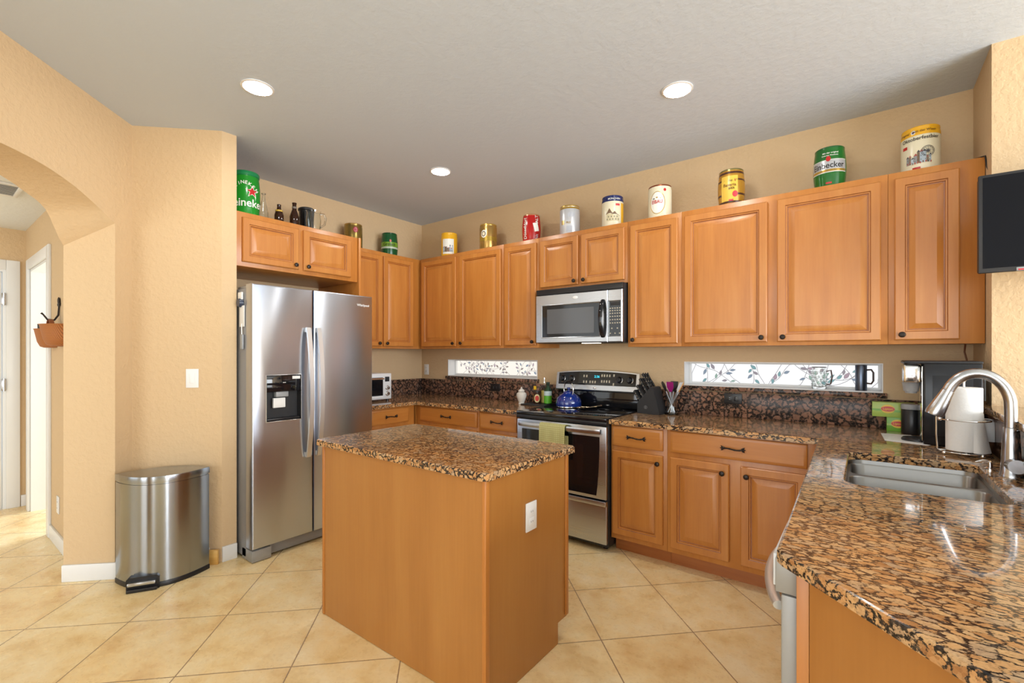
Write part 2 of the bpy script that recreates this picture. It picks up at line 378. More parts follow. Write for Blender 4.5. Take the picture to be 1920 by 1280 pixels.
# trims
def casing(name, x0, x1, z1, w=0.085, y=HY):
    b = B()
    b.box(x0-w, x0, y-0.018, y, 0, z1+w, 0.004); b.box(x1, x1+w, y-0.018, y, 0, z1+w, 0.004); b.box(x0+.0003, x1-.0003, y-0.018, y, z1, z1+w, 0.004)
    b.box(x0, x0+0.02, y+.0003, y+0.12, 0, z1); b.box(x1-0.02, x1, y+.0003, y+0.12, 0, z1); b.box(x0+.0203, x1-.0203, y+.0003, y+0.12, z1-0.02, z1)
    return b
struct(casing('', -1.74, -0.88, 2.09).build('trim_1', M['white']))
b = casing('', 3.02, 3.93, 2.10, y=0.0); b.xf(Matrix.Translation((-2.0, 0, 0)) @ Matrix.Rotation(PI/2, 4, 'Z') @ Matrix.Scale(-1, 4, (1, 0, 0)))
struct(b.build('trim_2', M['white']))
b = B(); b.box(-2.035, -2.0, -3.905, -3.045, 0.01, 2.075, 0.003)
dr = struct(b.build('door_1', M['white']))
b = B()
for z0, z1 in ((0.25, 0.85), (1.0, 1.62), (1.72, 1.97)):
    for y0 in (-3.82, -3.44): b.xf(Matrix.Identity(4)); b.rings([[(-2.0+dx, y0+i, z0+i), (-2.0+dx, y0+0.3-i, z0+i), (-2.0+dx, y0+0.3-i, z1-i), (-2.0+dx, y0+i, z1-i)] for i, dx in ((0, 0.0005), (0.02, 0.006), (0.03, 0.002), (0.05, 0.007))])
b.build('door_panels', M['white'], dr)
for z in (1.09, 1.84):
    b = B(); b.box(-2.0, -1.972, -3.05, -3.02, z-0.05, z+0.05, 0.002); b.cyl((-1.975, -3.033, z-0.055), (-1.975, -3.033, z+0.055), 0.008)
    b.build('hinge', M['nickel'], dr)
BH = 0.10
def base_seg(name, p, q, nrm):
    (ax, ay), (bx, by) = p, q; t = 0.014
    b = B(); b.prism([(ax, ay), (bx, by), (bx+nrm[0]*t, by+nrm[1]*t), (ax+nrm[0]*t, ay+nrm[1]*t)], 0.0, BH, bev=0.003); struct(b.build(name, M['white']))
P1 = ap(0.0, 0)[:2]; P2 = ap(0.151, 0)[:2]; P3 = ap(0.151, 0, TH)[:2]
base_seg('baseboard_arch', P1, (P2[0]+0.0099, P2[1]-0.0099), (D2, D2))
base_seg('baseboard_jamb', (P2[0]+.0, P2[1]-.0), P3, (D2, -D2))
base_seg('baseboard_stub', (0.3, -2.66), (0.605, -2.355), (D2, -D2))
base_seg('baseboard_end', (0.657, -2.303), (0.657, -2.215), (1, 0))
base_seg('baseboard_hall', (-0.795, HY), (0.08, HY), (0, -1))
base_seg('baseboard_hall_end', (-2.0, -2.93), (-2.0, HY), (1, 0))

# windows: white liners, daylit film with vines and leaves, granite sills
def window(idx, x0, x1, leafs, scale, seed):
    rnd = random.Random(seed)
    b = B(); g = 0.022
    b.box(x0, x0+0.006, -0.002, 0.13, WZ0, WZ1); b.box(x1-0.006, x1, -0.002, 0.13, WZ0, WZ1); b.box(x0+.0063, x1-.0063, -0.002, 0.13, WZ1-0.006, WZ1); b.box(x0+.0063, x1-.0063, 0.0, 0.13, WZ0, WZ0+0.008)
    b.box(x0+.0065, x0+g, 0.10, 0.1295, WZ0+.0085, WZ1-.0065); b.box(x1-g, x1-.0065, 0.10, 0.1295, WZ0+.0085, WZ1-.0065); b.box(x0+g+.0003, x1-g-.0003, 0.10, 0.1295, WZ0+.0085, WZ0+0.024); b.box(x0+g+.0003, x1-g-.0003, 0.10, 0.1295, WZ1-0.016, WZ1-.0065)
    fr = struct(b.build('window_%d' % idx, M['white']))
    b = B(); X0, X1, Z0, Z1 = x0+g, x1-g, WZ0+0.024, WZ1-0.016; H = Z1-Z0
    b.face([(X0, 0.125, Z0), (X1, 0.125, Z0), (X1, 0.125, Z1), (X0, 0.125, Z1)])
    def line(pts, w):
        pts = [(max(X0, min(X1, x)), max(Z0, min(Z1, z))) for x, z in pts]
        for (ax, az), (bx, bz) in zip(pts, pts[1:]):
            L = math.hypot(bx-ax, bz-az)
            if L < 1e-5: continue
            nx, nz = -(bz-az)/L*w, (bx-ax)/L*w
            b.face([(ax-nx, 0.1244, az-nz), (bx-nx, 0.1244, bz-nz), (bx+nx, 0.1244, bz+nz), (ax+nx, 0.1244, az+nz)], 1)
    def leaf(x, z, L, a, mi):
        if not (X0+L < x < X1-L and Z0+0.3*L < z < Z1-0.3*L): return
        pts = []; w = L*rnd.uniform(.38, .5)/2
        ca, sa = math.cos(a), math.sin(a)
        for sgn in (1, -1):
            for i in range(9):
                t = i/9 if sgn == 1 else 1-i/9
                u = (t-0.5)*L; v_ = sgn*w*math.sin(PI*t**0.8)
                pts.append((x+u*ca-v_*sa, z+u*sa+v_*ca))
        pts = [(px, max(Z0, min(Z1, pz))) for px, pz in pts]
        b.face([(px, 0.1241, pz) for px, pz in pts], mi)
        line(pts+[pts[0]], 0.0013); line([(x-ca*L*.75, z-sa*L*.75), (x+ca*L*.4, z+sa*L*.4)], 0.0008)
    k = int((X1-X0)/(0.062*scale)); grid = {}
    def free(x, z, L):
        key = [(int(x/(0.034*scale))+dx, int(z/(0.034*scale))+dz) for dx in (-1, 0, 1) for dz in (-1, 0, 1)]
        if any(q in grid and math.hypot(grid[q][0]-x, grid[q][1]-z) < L*0.72 for q in key): return False
        grid[(int(x/(0.034*scale)), int(z/(0.034*scale)))] = (x, z); return True
    for i in range(k):       # long wandering stems
        x = X0+(i+rnd.random())*(X1-X0)/k; up = rnd.random() < .5; z = Z0 if up else Z1; a = (1 if up else -1)*(PI/2+rnd.choice((-1, 1))*rnd.uniform(.2, .95)); bend = rnd.uniform(-1, 1)*4
        pts = [(x, z)]
        for j in range(40):
            x += math.cos(a)*0.0095; z += math.sin(a)*0.0095; a += bend*0.0095; pts.append((x, z))
            if j % 7 == 3: bend = rnd.uniform(-9, 9)
            if j % 4 == 2:
                sd = rnd.choice((-1, 1)); la = a+sd*rnd.uniform(.5, 1.0); L = 0.038*scale*rnd.uniform(.8, 1.25)
                lx, lz = x+math.cos(la)*L*.8, z+math.sin(la)*L*.8
                if free(lx, lz, L): leaf(lx, lz, L, la, rnd.choice(leafs))
            if not (X0-.02 < x < X1+.02 and Z0-.01 < z < Z1+.01): break
        line(pts, 0.0014)
    b.build('window_pane', [M['film_warm'] if idx == 1 else M['film'], M['lead']]+LEAF, fr, smooth=0)
window(1, *WX[0], [3, 4, 5, 7, 7], 0.8, 5)
window(2, *WX[1], [2, 3, 4, 5, 3, 6, 2], 1.0, 12)
for x0, x1 in WX:
    pass

# ------------------------------------------------------------------ cabinets
KN = None
def knob_bm(x, y, z):
    b = B(); n = 18
    prof = [(0.006, 0.0), (0.006, 0.010), (0.0145, 0.014), (0.0155, 0.019), (0.013, 0.024), (0.006, 0.0265), (0.0005, 0.027)]
    b.rings([[(x+r*math.cos(2*PI*j/n), y-h, z+r*math.sin(2*PI*j/n)) for j in range(n)] for r, h in prof]); return b
def pull_bm(x, y, z, L=0.105):
    b = B(); h = L/2
    pts = [(x-h+L*i/16, y-0.010-0.016*math.sin(PI*i/16)**0.6, z+0.003*math.sin(2*PI*i/16)) for i in range(17)]
    b.tube(pts, [0.0055 if i % 4 == 2 else 0.0042 for i in range(17)], 8)
    for sg in (-1, 1):
        b.cyl((x+sg*h*.92, y, z), (x+sg*h*.92, y-0.012, z), 0.007, 0.006, 10)
        for a in (-0.7, 0.0, 0.7):
            b.tube([(x+sg*h*.9, y-0.010, z), (x+sg*(h*.9+0.012*math.cos(a)), y-0.012, z+0.012*math.sin(a)), (x+sg*(h*.9+0.022*math.cos(a)), y-0.008, z+0.022*math.sin(a))], [0.004, 0.0055, 0.001], 6)
    return b
def cabinet(name, label, cat, loc, rotz, w, d, z0, z1, doors=(), drawers=(), toe=False, group=None, extra=None):
    t = thing(name, label, cat, loc, rotz, group)
    b = B(); g = 0.0006
    if toe:
        b.box(g, w-g, -d, -0.003, z0+0.10, z1, 0.0015)
    else: b.box(g, w-g, -d, -0.003, z0, z1, 0.0015)
    b.build('cabinet_body', M['wood'], t)
    if toe:
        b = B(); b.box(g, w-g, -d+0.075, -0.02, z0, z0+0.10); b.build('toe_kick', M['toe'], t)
    for (x0, x1, a0, a1, kx, kz) in doors:
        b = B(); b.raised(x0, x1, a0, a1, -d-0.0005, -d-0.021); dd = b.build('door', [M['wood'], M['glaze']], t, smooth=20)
        if kx is not None: knob_bm(kx, -d-0.021, kz).build('knob', M['bronze'], dd)
    for (x0, x1, a0, a1) in drawers:
        b = B(); b.slab(x0, x1, a0, a1, -d-0.0005, -d-0.021); dd = b.build('drawer_front', M['wood_h'], t)
        pull_bm((x0+x1)/2, -d-0.021, (a0+a1)/2, 0.105).build('drawer_pull', M['bronze'], dd)
    return t
UZ0, UZ1, UD = 1.412, 2.334, 0.33
DZ0, DZ1, KZ = 1.434, 2.297, 1.462
def up(x0, x1, doors, label, z0=UZ0):
    ds = [(a-x0, b_-x0, (DZ0 if z0 == UZ0 else z0+0.022), DZ1, k-x0, (KZ if z0 == UZ0 else z0+0.05)) for a, b_, k in doors]
    return cabinet('wall_cabinet', label, 'cabinet', (x0, 0, 0), 0, x1-x0, UD, z0, UZ1, ds, group='wall cabinets along the back wall')
up(0.352, 1.449, [(0.388, 0.873, 0.845), (0.922, 1.425, 0.950)], 'two-door maple wall cabinet in the back corner, left of the narrow cabinet beside the microwave')
up(1.449, 1.826, [(1.473, 1.804, 1.776)], 'narrow single-door maple wall cabinet just left of the microwave')
up(1.826, 2.615, [(1.847, 2.205, 2.177), (2.233, 2.593, 2.261)], 'short two-door maple wall cabinet above the microwave', 1.888)
up(2.615, 3.004, [(2.638, 2.981, 2.664)], 'narrow single-door maple wall cabinet just right of the microwave')
up(3.004, 4.103, [(3.027, 3.525, 3.495), (3.579, 4.073, 3.610)], 'widest two-door maple wall cabinet above the long leaf-pattern window')
up(4.103, 4.476, [(4.129, 4.383, 4.160)], 'single-door maple wall cabinet at the right end beside the television')
# left wall: cabinets face +x  (rotz +90 deg; local x runs along +y)
LW = thing
cabinet('wall_cabinet', 'two-door maple wall cabinet on the left wall between refrigerator and corner', 'cabinet', (0, -1.225, 0), PI/2, 0.895, UD+0.001, UZ0, UZ1,
        [(0.075, 0.416, DZ0, DZ1, 0.385, KZ), (0.440, 0.802, DZ0, DZ1, 0.470, KZ)])
b = B(); b.box(0.02, 0.331, -0.329, -0.004, UZ0+.001, UZ1-.001); tag(b.build('corner_filler', M['wood']), 'maple corner filler between the left and back wall cabinets', 'cabinet filler')
cabinet('refrigerator_cabinet', 'deep two-door maple cabinet mounted above the refrigerator', 'cabinet', (0, -2.208, 0), PI/2, 0.955, 0.61, 1.962, UZ1,
        [(0.045, 0.440, 1.992, DZ1, 0.412, 2.022), (0.478, 0.885, 1.992, DZ1, 0.508, 2.022)])
b = B(); b.box(0.003, 0.628, -1.250, -1.230, 0, UZ1, 0.001); tag(b.build('end_panel', M['wood']), 'tall maple end panel at the right side of the refrigerator', 'cabinet panel')
# base cabinets
BZ = 0.882
cabinet('base_cabinet', 'maple base cabinet on the left wall, one drawer, beside the refrigerator', 'cabinet', (0, -1.228, 0), PI/2, 0.59, 0.61, 0, BZ,
        [(0.10, 0.515, 0.135, 0.705, 0.13, 0.66)], [(0.10, 0.515, 0.735, 0.866)], True)
b = B(); b.box(0.02, 0.611, -0.609, -0.004, 0.10, BZ, 0.001); tag(b.build('corner_filler', M['wood']), 'maple corner block between the two left base cabinets', 'cabinet filler')
cabinet('base_cabinet', 'maple base cabinet on the back wall with a wide drawer near the corner', 'cabinet', (0.612, 0, 0), 0, 0.792, 0.61, 0, BZ,
        [(0.065, 0.40, 0.135, 0.705, 0.37, 0.66), (0.43, 0.777, 0.135, 0.705, 0.46, 0.66)], [(0.065, 0.777, 0.735, 0.866)], True)
cabinet('base_cabinet', 'narrow maple base cabinet immediately left of the range', 'cabinet', (1.404, 0, 0), 0, 0.438, 0.61, 0, BZ,
        [(0.02, 0.405, 0.135, 0.705, 0.05, 0.66)], [(0.02, 0.405, 0.735, 0.866)], True)
cabinet('base_cabinet', 'narrow maple base cabinet immediately right of the range, one drawer over one door', 'cabinet', (2.614, 0, 0), 0, 0.387, 0.61, 0, BZ,
        [(0.014, 0.362, 0.135, 0.705, 0.332, 0.655)], [(0.014, 0.362, 0.737, 0.870)], True)
cabinet('base_cabinet', 'wide maple base cabinet with one long drawer over two doors, beside the peninsula', 'cabinet', (3.001, 0, 0), 0, 0.86, 0.61, 0, BZ,
        [(0.022, 0.368, 0.135, 0.708, 0.332, 0.655), (0.428, 0.757, 0.135, 0.708, 0.462, 0.655)], [(0.022, 0.757, 0.740, 0.872)], True)
cabinet('sink_cabinet', 'maple peninsula sink cabinet facing the island', 'cabinet', (4.44, -0.655, 0), -PI/2, 1.035, 0.578, 0, 0.70,
        [(0.04, 0.50, 0.135, 0.69, 0.47, 0.64), (0.53, 1.0, 0.135, 0.69, 0.56, 0.64)], (), True)
b = B(); b.box(3.862, 3.88, -1.69, -0.656, 0.701, BZ); tag(b.build('sink_apron', M['wood_h']), 'maple false drawer front under the sink rim', 'cabinet panel')

# peninsula end: post and diagonal panel
t = thing('peninsula_end_panel', 'maple end panel under the diagonal end of the peninsula worktop', 'cabinet panel', (3.89, -2.35, 0))
b = B(); b.box(-0.0095, 0.014, -0.018, 0.036, 0, BZ, 0.001); b.build('post', M['wood'], t)
b = B(); x0, y0 = 3.905-3.89, -2.370+2.35
b.prism([(x0, y0), (x0+0.80, y0-0.80), (x0+0.814, y0-0.786), (x0+0.014, y0+0.014)], 0, BZ); b.build('panel', M['ply'], t)

# ------------------------------------------------------------------ worktops and backsplashes
def slab_poly(name, outer, hole, z0, z1, material, label, ease=0.006):
    b = B(); bm = b.bm
    def loop(pts, z): return [bm.verts.new((x, y, z)) for x, y in pts]
    def edges(vs): return [bm.edges.new((vs[i], vs[(i+1) % len(vs)])) for i in range(len(vs))]
    def off(pts, d):
        r = []; n = len(pts)
        for i in range(n):
            p0, p1, p2 = Vector(pts[i-1]), Vector(pts[i]), Vector(pts[(i+1) % n])
            a = (p1-p0).normalized(); c = (p2-p1).normalized(); na = Vector((-a.y, a.x)); nc = Vector((-c.y, c.x))
            m_ = (na+nc); m_ = m_/max(m_.dot(na), 0.3); r.append(tuple(p1+m_*d))
        return r
    o_in = off(outer, ease)
    rings_ = [loop(outer, z0), loop(outer, z1-ease), loop(off(outer, ease*.3), z1-ease*.3), loop(o_in, z1)]
    def bridge(A, C):
        for i in range(len(A)): bm.faces.new((A[i], A[(i+1) % len(A)], C[(i+1) % len(A)], C[i]))
    for A, C in zip(rings_, rings_[1:]): bridge(A, C)
    top = [e for e in bm.edges if all(v in set(rings_[-1]) for v in e.verts)]; bot = [e for e in bm.edges if all(v in set(rings_[0]) for v in e.verts)]
    if hole:
        ho = off(hole[::-1], 0.004)[::-1]
        h0, h1, h2 = loop(hole, z0), loop(hole, z1-0.004), loop(ho, z1)
        bridge(h0, h1); bridge(h1, h2)
        top += [e for e in bm.edges if all(v in set(h2) for v in e.verts)]; bot += [e for e in bm.edges if all(v in set(h0) for v in e.verts)]
    bmesh.ops.triangle_fill(bm, use_beauty=True, use_dissolve=False, edges=top); bmesh.ops.triangle_fill(bm, use_beauty=True, use_dissolve=False, edges=bot)
    o = b.build(name, material, smooth=0); tag(o, label, 'worktop'); return o
def rrect(x0, x1, y0, y1, r, n=6):
    p = []
    for cx, cy, a in ((x1-r, y1-r, 0), (x0+r, y1-r, PI/2), (x0+r, y0+r, PI), (x1-r, y0+r, 1.5*PI)):
        for i in range(n+1): p.append((cx+r*math.cos(a+PI/2*i/n), cy+r*math.sin(a+PI/2*i/n)))
    return p
CT = 0.914
slab_poly('worktop', [(0.003, -1.226), (0.648, -1.226), (0.648, -0.648), (1.843, -0.648), (1.843, -0.002), (0.003, -0.002)], None, 0.883, CT, M['granite'], 'L-shaped granite worktop in the back corner, left of the range')
SX0, SX1, SY0, SY1 = 3.945, 4.362, -1.590, -0.945
slab_poly('worktop', [(2.613, -0.648), (3.809, -0.648), (3.840, -2.345), (3.852, -2.366), (4.70, -3.214), (5.25, -2.66), (4.448, -1.86), (4.448, -0.002), (2.613, -0.002)],
          rrect(SX0, SX1, SY0, SY1, 0.055), 0.883, CT, M['granite'], 'large granite worktop with sink, running from the range around the peninsula')
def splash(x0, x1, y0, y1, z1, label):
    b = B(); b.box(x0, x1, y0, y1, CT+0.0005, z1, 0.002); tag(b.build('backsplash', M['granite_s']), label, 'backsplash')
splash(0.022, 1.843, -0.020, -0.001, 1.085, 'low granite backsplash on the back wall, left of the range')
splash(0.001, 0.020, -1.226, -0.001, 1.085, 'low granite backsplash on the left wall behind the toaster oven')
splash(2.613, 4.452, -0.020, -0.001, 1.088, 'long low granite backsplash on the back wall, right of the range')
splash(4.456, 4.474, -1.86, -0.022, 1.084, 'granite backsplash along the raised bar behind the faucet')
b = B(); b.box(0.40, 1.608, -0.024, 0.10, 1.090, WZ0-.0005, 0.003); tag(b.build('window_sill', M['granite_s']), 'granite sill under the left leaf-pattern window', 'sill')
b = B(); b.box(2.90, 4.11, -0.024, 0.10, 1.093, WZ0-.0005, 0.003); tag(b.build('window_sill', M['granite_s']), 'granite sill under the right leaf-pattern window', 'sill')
# raised bar: half wall and cap
b = B(); b.prism([(4.475, -0.461), (4.475, -1.86), (5.25, -2.635), (5.35, -2.53), (4.60, -1.78), (4.60, -0.461)], 0, 1.083); struct(b.build('wall_bar', M['wall'], smooth=0))
b = B(); b.prism([(4.440, -0.03), (4.440, -1.87), (5.25, -2.68), (5.45, -2.48), (4.74, -1.77), (4.74, -0.461), (4.477, -0.461), (4.477, -0.03)], 1.086, 1.116, bev=0.004)
tag(b.build('bar_top', M['granite']), 'raised granite bar top behind the faucet, meeting the wall', 'worktop')

# ------------------------------------------------------------------ island
IX0, IX1, IY0, IY1 = 1.709, 2.887, -2.259, -1.580
t = thing('island_cabinet', 'maple-panelled kitchen island base standing on the tile floor', 'kitchen island', (2.3, -1.93, 0))
def L(x0, x1, y0, y1, z0, z1, bev=0, mi=0): b.box(x0-2.3, x1-2.3, y0+1.93, y1+1.93, z0, z1, bev, mi)
b = B(); L(1.760, 2.858, -2.224, -1.705, 0.002, 0.10); L(1.760, 2.858, -2.224, -1.626, 0.10, 0.883); b.build('island_body', M['ply'], t)
b = B(); L(1.742, 2.8645, -2.2305, -2.2245, 0.002, 0.883); b.build('front_panel', M['ply'], t)
b = B(); L(1.740, 1.759, -2.2345, -1.62, 0.002, 0.883, 0.002); b.build('corner_trim', M['wood'], t)
b = B(); L(2.846, 2.866, -2.2345, -2.21, 0.002, 0.883, 0.003); b.build('corner_trim', M['wood'], t)
b = B(); L(2.8585, 2.868, -1.645, -1.624, 0.112, 0.883, 0.002); b.build('corner_trim', M['wood'], t)
for i in range(2):
    b = B(); b.raised(0.03+i*0.53, 0.54+i*0.53, 0.135, 0.70, -0.0005, -0.021); b.xf(Matrix.Translation((2.858-2.3, -1.626+1.93, 0)) @ Matrix.Rotation(PI, 4, 'Z')); dd = b.build('door', [M['wood'], M['glaze']], t, smooth=20)
    b = B(); b.slab(0.03+i*0.53, 0.54+i*0.53, 0.735, 0.866, -0.0005, -0.021); b.xf(Matrix.Translation((2.858-2.3, -1.626+1.93, 0)) @ Matrix.Rotation(PI, 4, 'Z')); b.build('drawer_front', M['wood_h'], t)
slab_poly('island_worktop', [(IX0+.02, IY0), (IX1-.02, IY0), (IX1, IY0+.02), (IX1, IY1-.02), (IX1-.02, IY1), (IX0+.02, IY1), (IX0, IY1-.02), (IX0, IY0+.02)], None, 0.884, 0.914, M['granite_i'], 'speckled granite slab on top of the kitchen island')

# ------------------------------------------------------------------ outlets and switches
def plate(name, label, loc, rotz, w, h, material, kind, roll=False):
    t = thing(name, label, 'light switch' if kind == 'switch' else 'power outlet', loc, rotz)
    b = B(); b.box(-w/2, w/2, -0.006, -0.0004, -h/2, h/2, 0.002); b.build('cover_plate', material, t)
    if kind == 'switch':
        b = B(); b.box(-0.016, 0.016, -0.010, -0.006, -0.032, 0.032, 0.002); b.build('rocker', material, t)
    else:
        for s_ in (-1, 1):
            b = B()
            if roll: b.box(s_*0.0215-0.015, s_*0.0215+0.015, -0.0075, -0.006, -0.017, 0.017, 0.0007)
            else: b.box(-0.017, 0.017, -0.0075, -0.006, s_*0.0215-0.015, s_*0.0215+0.015, 0.0007)
            r_ = b.build('receptacle', material, t)
            b = B()
            for q in (-1, 1): b.box(*( (s_*0.0215-0.004, s_*0.0215+0.004, -0.0079, -0.0075, q*0.006-0.001, q*0.006+0.001) if roll else (q*0.006-0.001, q*0.006+0.001, -0.0079, -0.0075, s_*0.0215-0.004, s_*0.0215+0.004)))
            b.build('slot', M['black'] if material != M['black'] else M['plastic_grey'], r_)
    return t
plate('wall_outlet', 'white power outlet on the back wall left of the left window', (0.083, 0, 1.187), 0, 0.072, 0.116, M['plastic_white'], 'outlet')
plate('wall_outlet', 'black horizontal outlet in the granite backsplash under the left window', (1.10, -0.0205, 1.030), 0, 0.116, 0.074, M['black'], 'outlet', True)
plate('wall_outlet', 'black horizontal outlet in the granite backsplash under the right window', (3.265, -0.0205, 1.045), 0, 0.116, 0.074, M['black'], 'outlet', True)
plate('wall_outlet', 'white power outlet on the side of the kitchen island', (2.859, -1.930, 0.664), PI/2, 0.078, 0.122, M['plastic_white'], 'outlet')
plate('wall_outlet', 'white outlet low on the hall wall beyond the arch', (-0.53, HY, 0.295), 0, 0.075, 0.12, M['plastic_white'], 'outlet')
plate('wall_outlet', 'white wall plate on the pillar above the coffee maker cord', (4.478, -0.30, 1.186), -PI/2, 0.074, 0.118, M['plastic_white'], 'switch')
plate('light_switch', 'white rocker light switch on the tan wall left of the refrigerator', (0.5325, -2.4275, 1.202), PI/4, 0.076, 0.122, M['plastic_white'], 'switch')

# ------------------------------------------------------------------ ceiling lights
def can(loc, label, r=0.070):
    t = thing('recessed_light', label, 'ceiling light', loc, 0, 'recessed ceiling lights')
    b = B(); b.lathe([(r*1.18, 0.0), (r*1.18, -0.003), (r*1.02, -0.006), (r, -0.003), (r, 0.0)], n=40, cap0=False, cap1=False); b.build('trim_ring', M['white'], t)
    b = B(); b.lathe([(0.001, -0.002), (r, -0.002)], n=40, cap0=False, cap1=False); b.build('diffuser', M['lamp'], t)
    return t
c0 = can((1.357, -2.389, ZC-.0005), 'round recessed ceiling light nearest the arch wall')
for loc, lab in (((3.179, -0.976, ZC-.0005), 'round recessed ceiling light at the right, in front of the wide wall cabinets'), ((1.309, -0.967, ZC-.0005), 'round recessed ceiling light in the far corner of the kitchen')):
    dup(c0, loc, 0, lab)
# hall vent
t = thing('ceiling_vent', 'white louvred air vent in the hall ceiling', 'air vent', (-0.56, -3.19, 2.4645))
b = B()
for a in ((-0.17, 0.17, -0.11, -0.085), (-0.17, 0.17, 0.085, 0.11), (-0.17, -0.14, -0.085, 0.085), (0.14, 0.17, -0.085, 0.085)): b.box(*a, -0.012, 0, 0.002)
b.build('vent_frame', M['white'], t)
b = B(); b.box(-0.14, 0.14, -0.085, 0.085, -0.003, -0.001); b.build('vent_backing', M['blacksoft'], t)
for i in range(8):
    b = B(); b.box(-0.137+i*0.035, -0.122+i*0.035, -0.084, 0.084, -0.010, -0.004, 0.001); b.build('louvre', M['plastic_grey'], t)

# ------------------------------------------------------------------ refrigerator (local -y faces the room)
t = thing('refrigerator', 'stainless side-by-side refrigerator with water dispenser in its left door', 'refrigerator', (0, -1.74, 0), PI/2)
b = B(); b.box(-0.457, 0.457, -0.760, -0.03, 0.02, 1.795, 0.004); b.build('cabinet_shell', M['fridgeside'], t)
def fdoor(x0, x1, hole=None):
    z0, z1, yb, yf = 0.088, 1.818, -0.766, -0.855
    rc = lambda i, y: [(x0+i, y, z0+i), (x1-i, y, z0+i), (x1-i, y, z1-i), (x0+i, y, z1-i)]
    R = [rc(0, yb), rc(0, yf+0.010), rc(0.003, yf+0.003), rc(0.010, yf)]; mis = [0, 0, 0]
    b = B()
    if hole:
        a0, a1, c0, c1 = hole; hc = lambda y, g=0: [(a0-g, y, c0-g), (a1+g, y, c0-g), (a1+g, y, c1+g), (a0-g, y, c1+g)]
        R += [hc(yf, 0.004), hc(yf-0.002, 0.001), hc(yf-0.001), hc(yf+0.058)]; mis += [0, 2, 2, 1]
    b.rings(R, mis=mis+[1 if hole else 0]); return b
fd = fdoor(-0.459, -0.046, (-0.369, -0.132, 0.908, 1.216)).build('freezer_door', [M['steel'], M['blacksoft'], M['nickel']], t, smooth=25)
rd = fdoor(-0.039, 0.459).build('refrigerator_door', M['steel'], t, smooth=25)
b = B(); b.box(-0.367, -0.134, -0.853, -0.80, 1.105, 1.214, 0.002); cp = b.build('control_panel', M['blackglass'], fd)
for i, x in enumerate((-0.33, -0.30, -0.20, -0.17)): text('-', 0.012, Matrix.Translation((x, -0.8536, 1.135)) @ Matrix.Rotation(PI/2, 4, 'X'), M['plastic_grey'], fd, 'icon')
text('\u2022\u2022\u2022', 0.02, Matrix.Translation((-0.25, -0.8536, 1.165)) @ Matrix.Rotation(PI/2, 4, 'X'), M['plastic_white'], fd, 'icon')
b = B(); b.box(-0.195, -0.140, -0.8546, -0.8532, 1.188, 1.208); b.build('sticker', M['plastic_white'], fd)
b = B(); b.box(-0.30, -0.215, -0.842, -0.80, 1.068, 1.104, 0.004); b.build('nozzle', M['plastic_grey'], fd)
b = B(); b.prism([(-0.315, -0.836), (-0.235, -0.836), (-0.235, -0.818), (-0.315, -0.818)], 0.995, 1.062, bev=0.004); b.build('paddle', M['plastic_white'], fd)
b = B(); b.box(-0.362, -0.139, -0.850, -0.80, 0.912, 0.926, 0.002); b.build('drip_tray', M['black'], fd)
def fhandle(x, par):
    b = B(); R = []; n = 26
    for i in range(n+1):
        u = i/n; z = 0.632+u*0.915; y = -0.872-0.050*math.sin(PI*u)**0.75; w = 0.0155; d_ = 0.007
        R.append([(x-w, y-d_, z), (x+w, y-d_, z), (x+w*1.0, y+d_, z), (x-w*1.0, y+d_, z)])
    b.rings(R); b.box(x-0.012, x+0.012, -0.868, -0.855, 0.633, 0.665); b.box(x-0.012, x+0.012, -0.868, -0.855, 1.515, 1.546)
    b.build('door_handle', M['alu'], par, smooth=30)
fhandle(-0.090, fd); fhandle(-0.012, rd)
text('Whirlpool', 0.026, Matrix.Translation((0.372, -0.8555, 1.742)) @ Matrix.Rotation(PI/2, 4, 'X'), M['plastic_white'], rd, 'lettering')
b = B(); b.box(-0.33, 0.455, -0.815, -0.70, 0.014, 0.082, 0.003); b.build('base_grille', M['fridgeside'], t)
b = B(); b.box(-0.457, -0.335, -0.850, -0.70, 0.004, 0.078, 0.004); b.build('foot_cover', M['greymetal'], t)
for x in (-0.40, 0.40):
    b = B(); b.box(x-0.05, x+0.05, -0.82, -0.62, 1.796, 1.812, 0.004); b.build('hinge_cover', M['greymetal'], t)
t = thing('magnetic_clip', 'dark blue magnetic clip holding white tags on the refrigerator side', 'magnet clip', (0.70, -2.2, 1.70))
b = B(); b.cyl((0, -0.0005, 0), (0, -0.022, 0), 0.032, 0.026, 20); b.build('clip', paint('clip_blue', (52, 62, 84)), t)
b = B(); b.box(-0.02, 0.05, -0.006, -0.0007, -0.16, -0.02, 0.001); b.build('white_tag', M['plastic_white'], t)
b = B(); b.box(-0.03, 0.03, -0.012, -0.0007, 0.02, 0.07, 0.003); b.build('card', M['plastic_white'], t)
t = thing('hanging_opener', 'small grey opener hanging on the refrigerator side below the clip', 'opener', (0.725, -2.2, 1.46))
b = B(); b.box(-0.017, 0.017, -0.014, -0.0007, -0.07, 0.03, 0.005); b.build('grip', M['plastic_grey'], t)
b = B(); b.tube([(0.0, -0.007, 0.03), (0.0, -0.008, 0.07), (0.004, -0.008, 0.10)], 0.004, 8); b.build('shaft', M['chrome'], t)

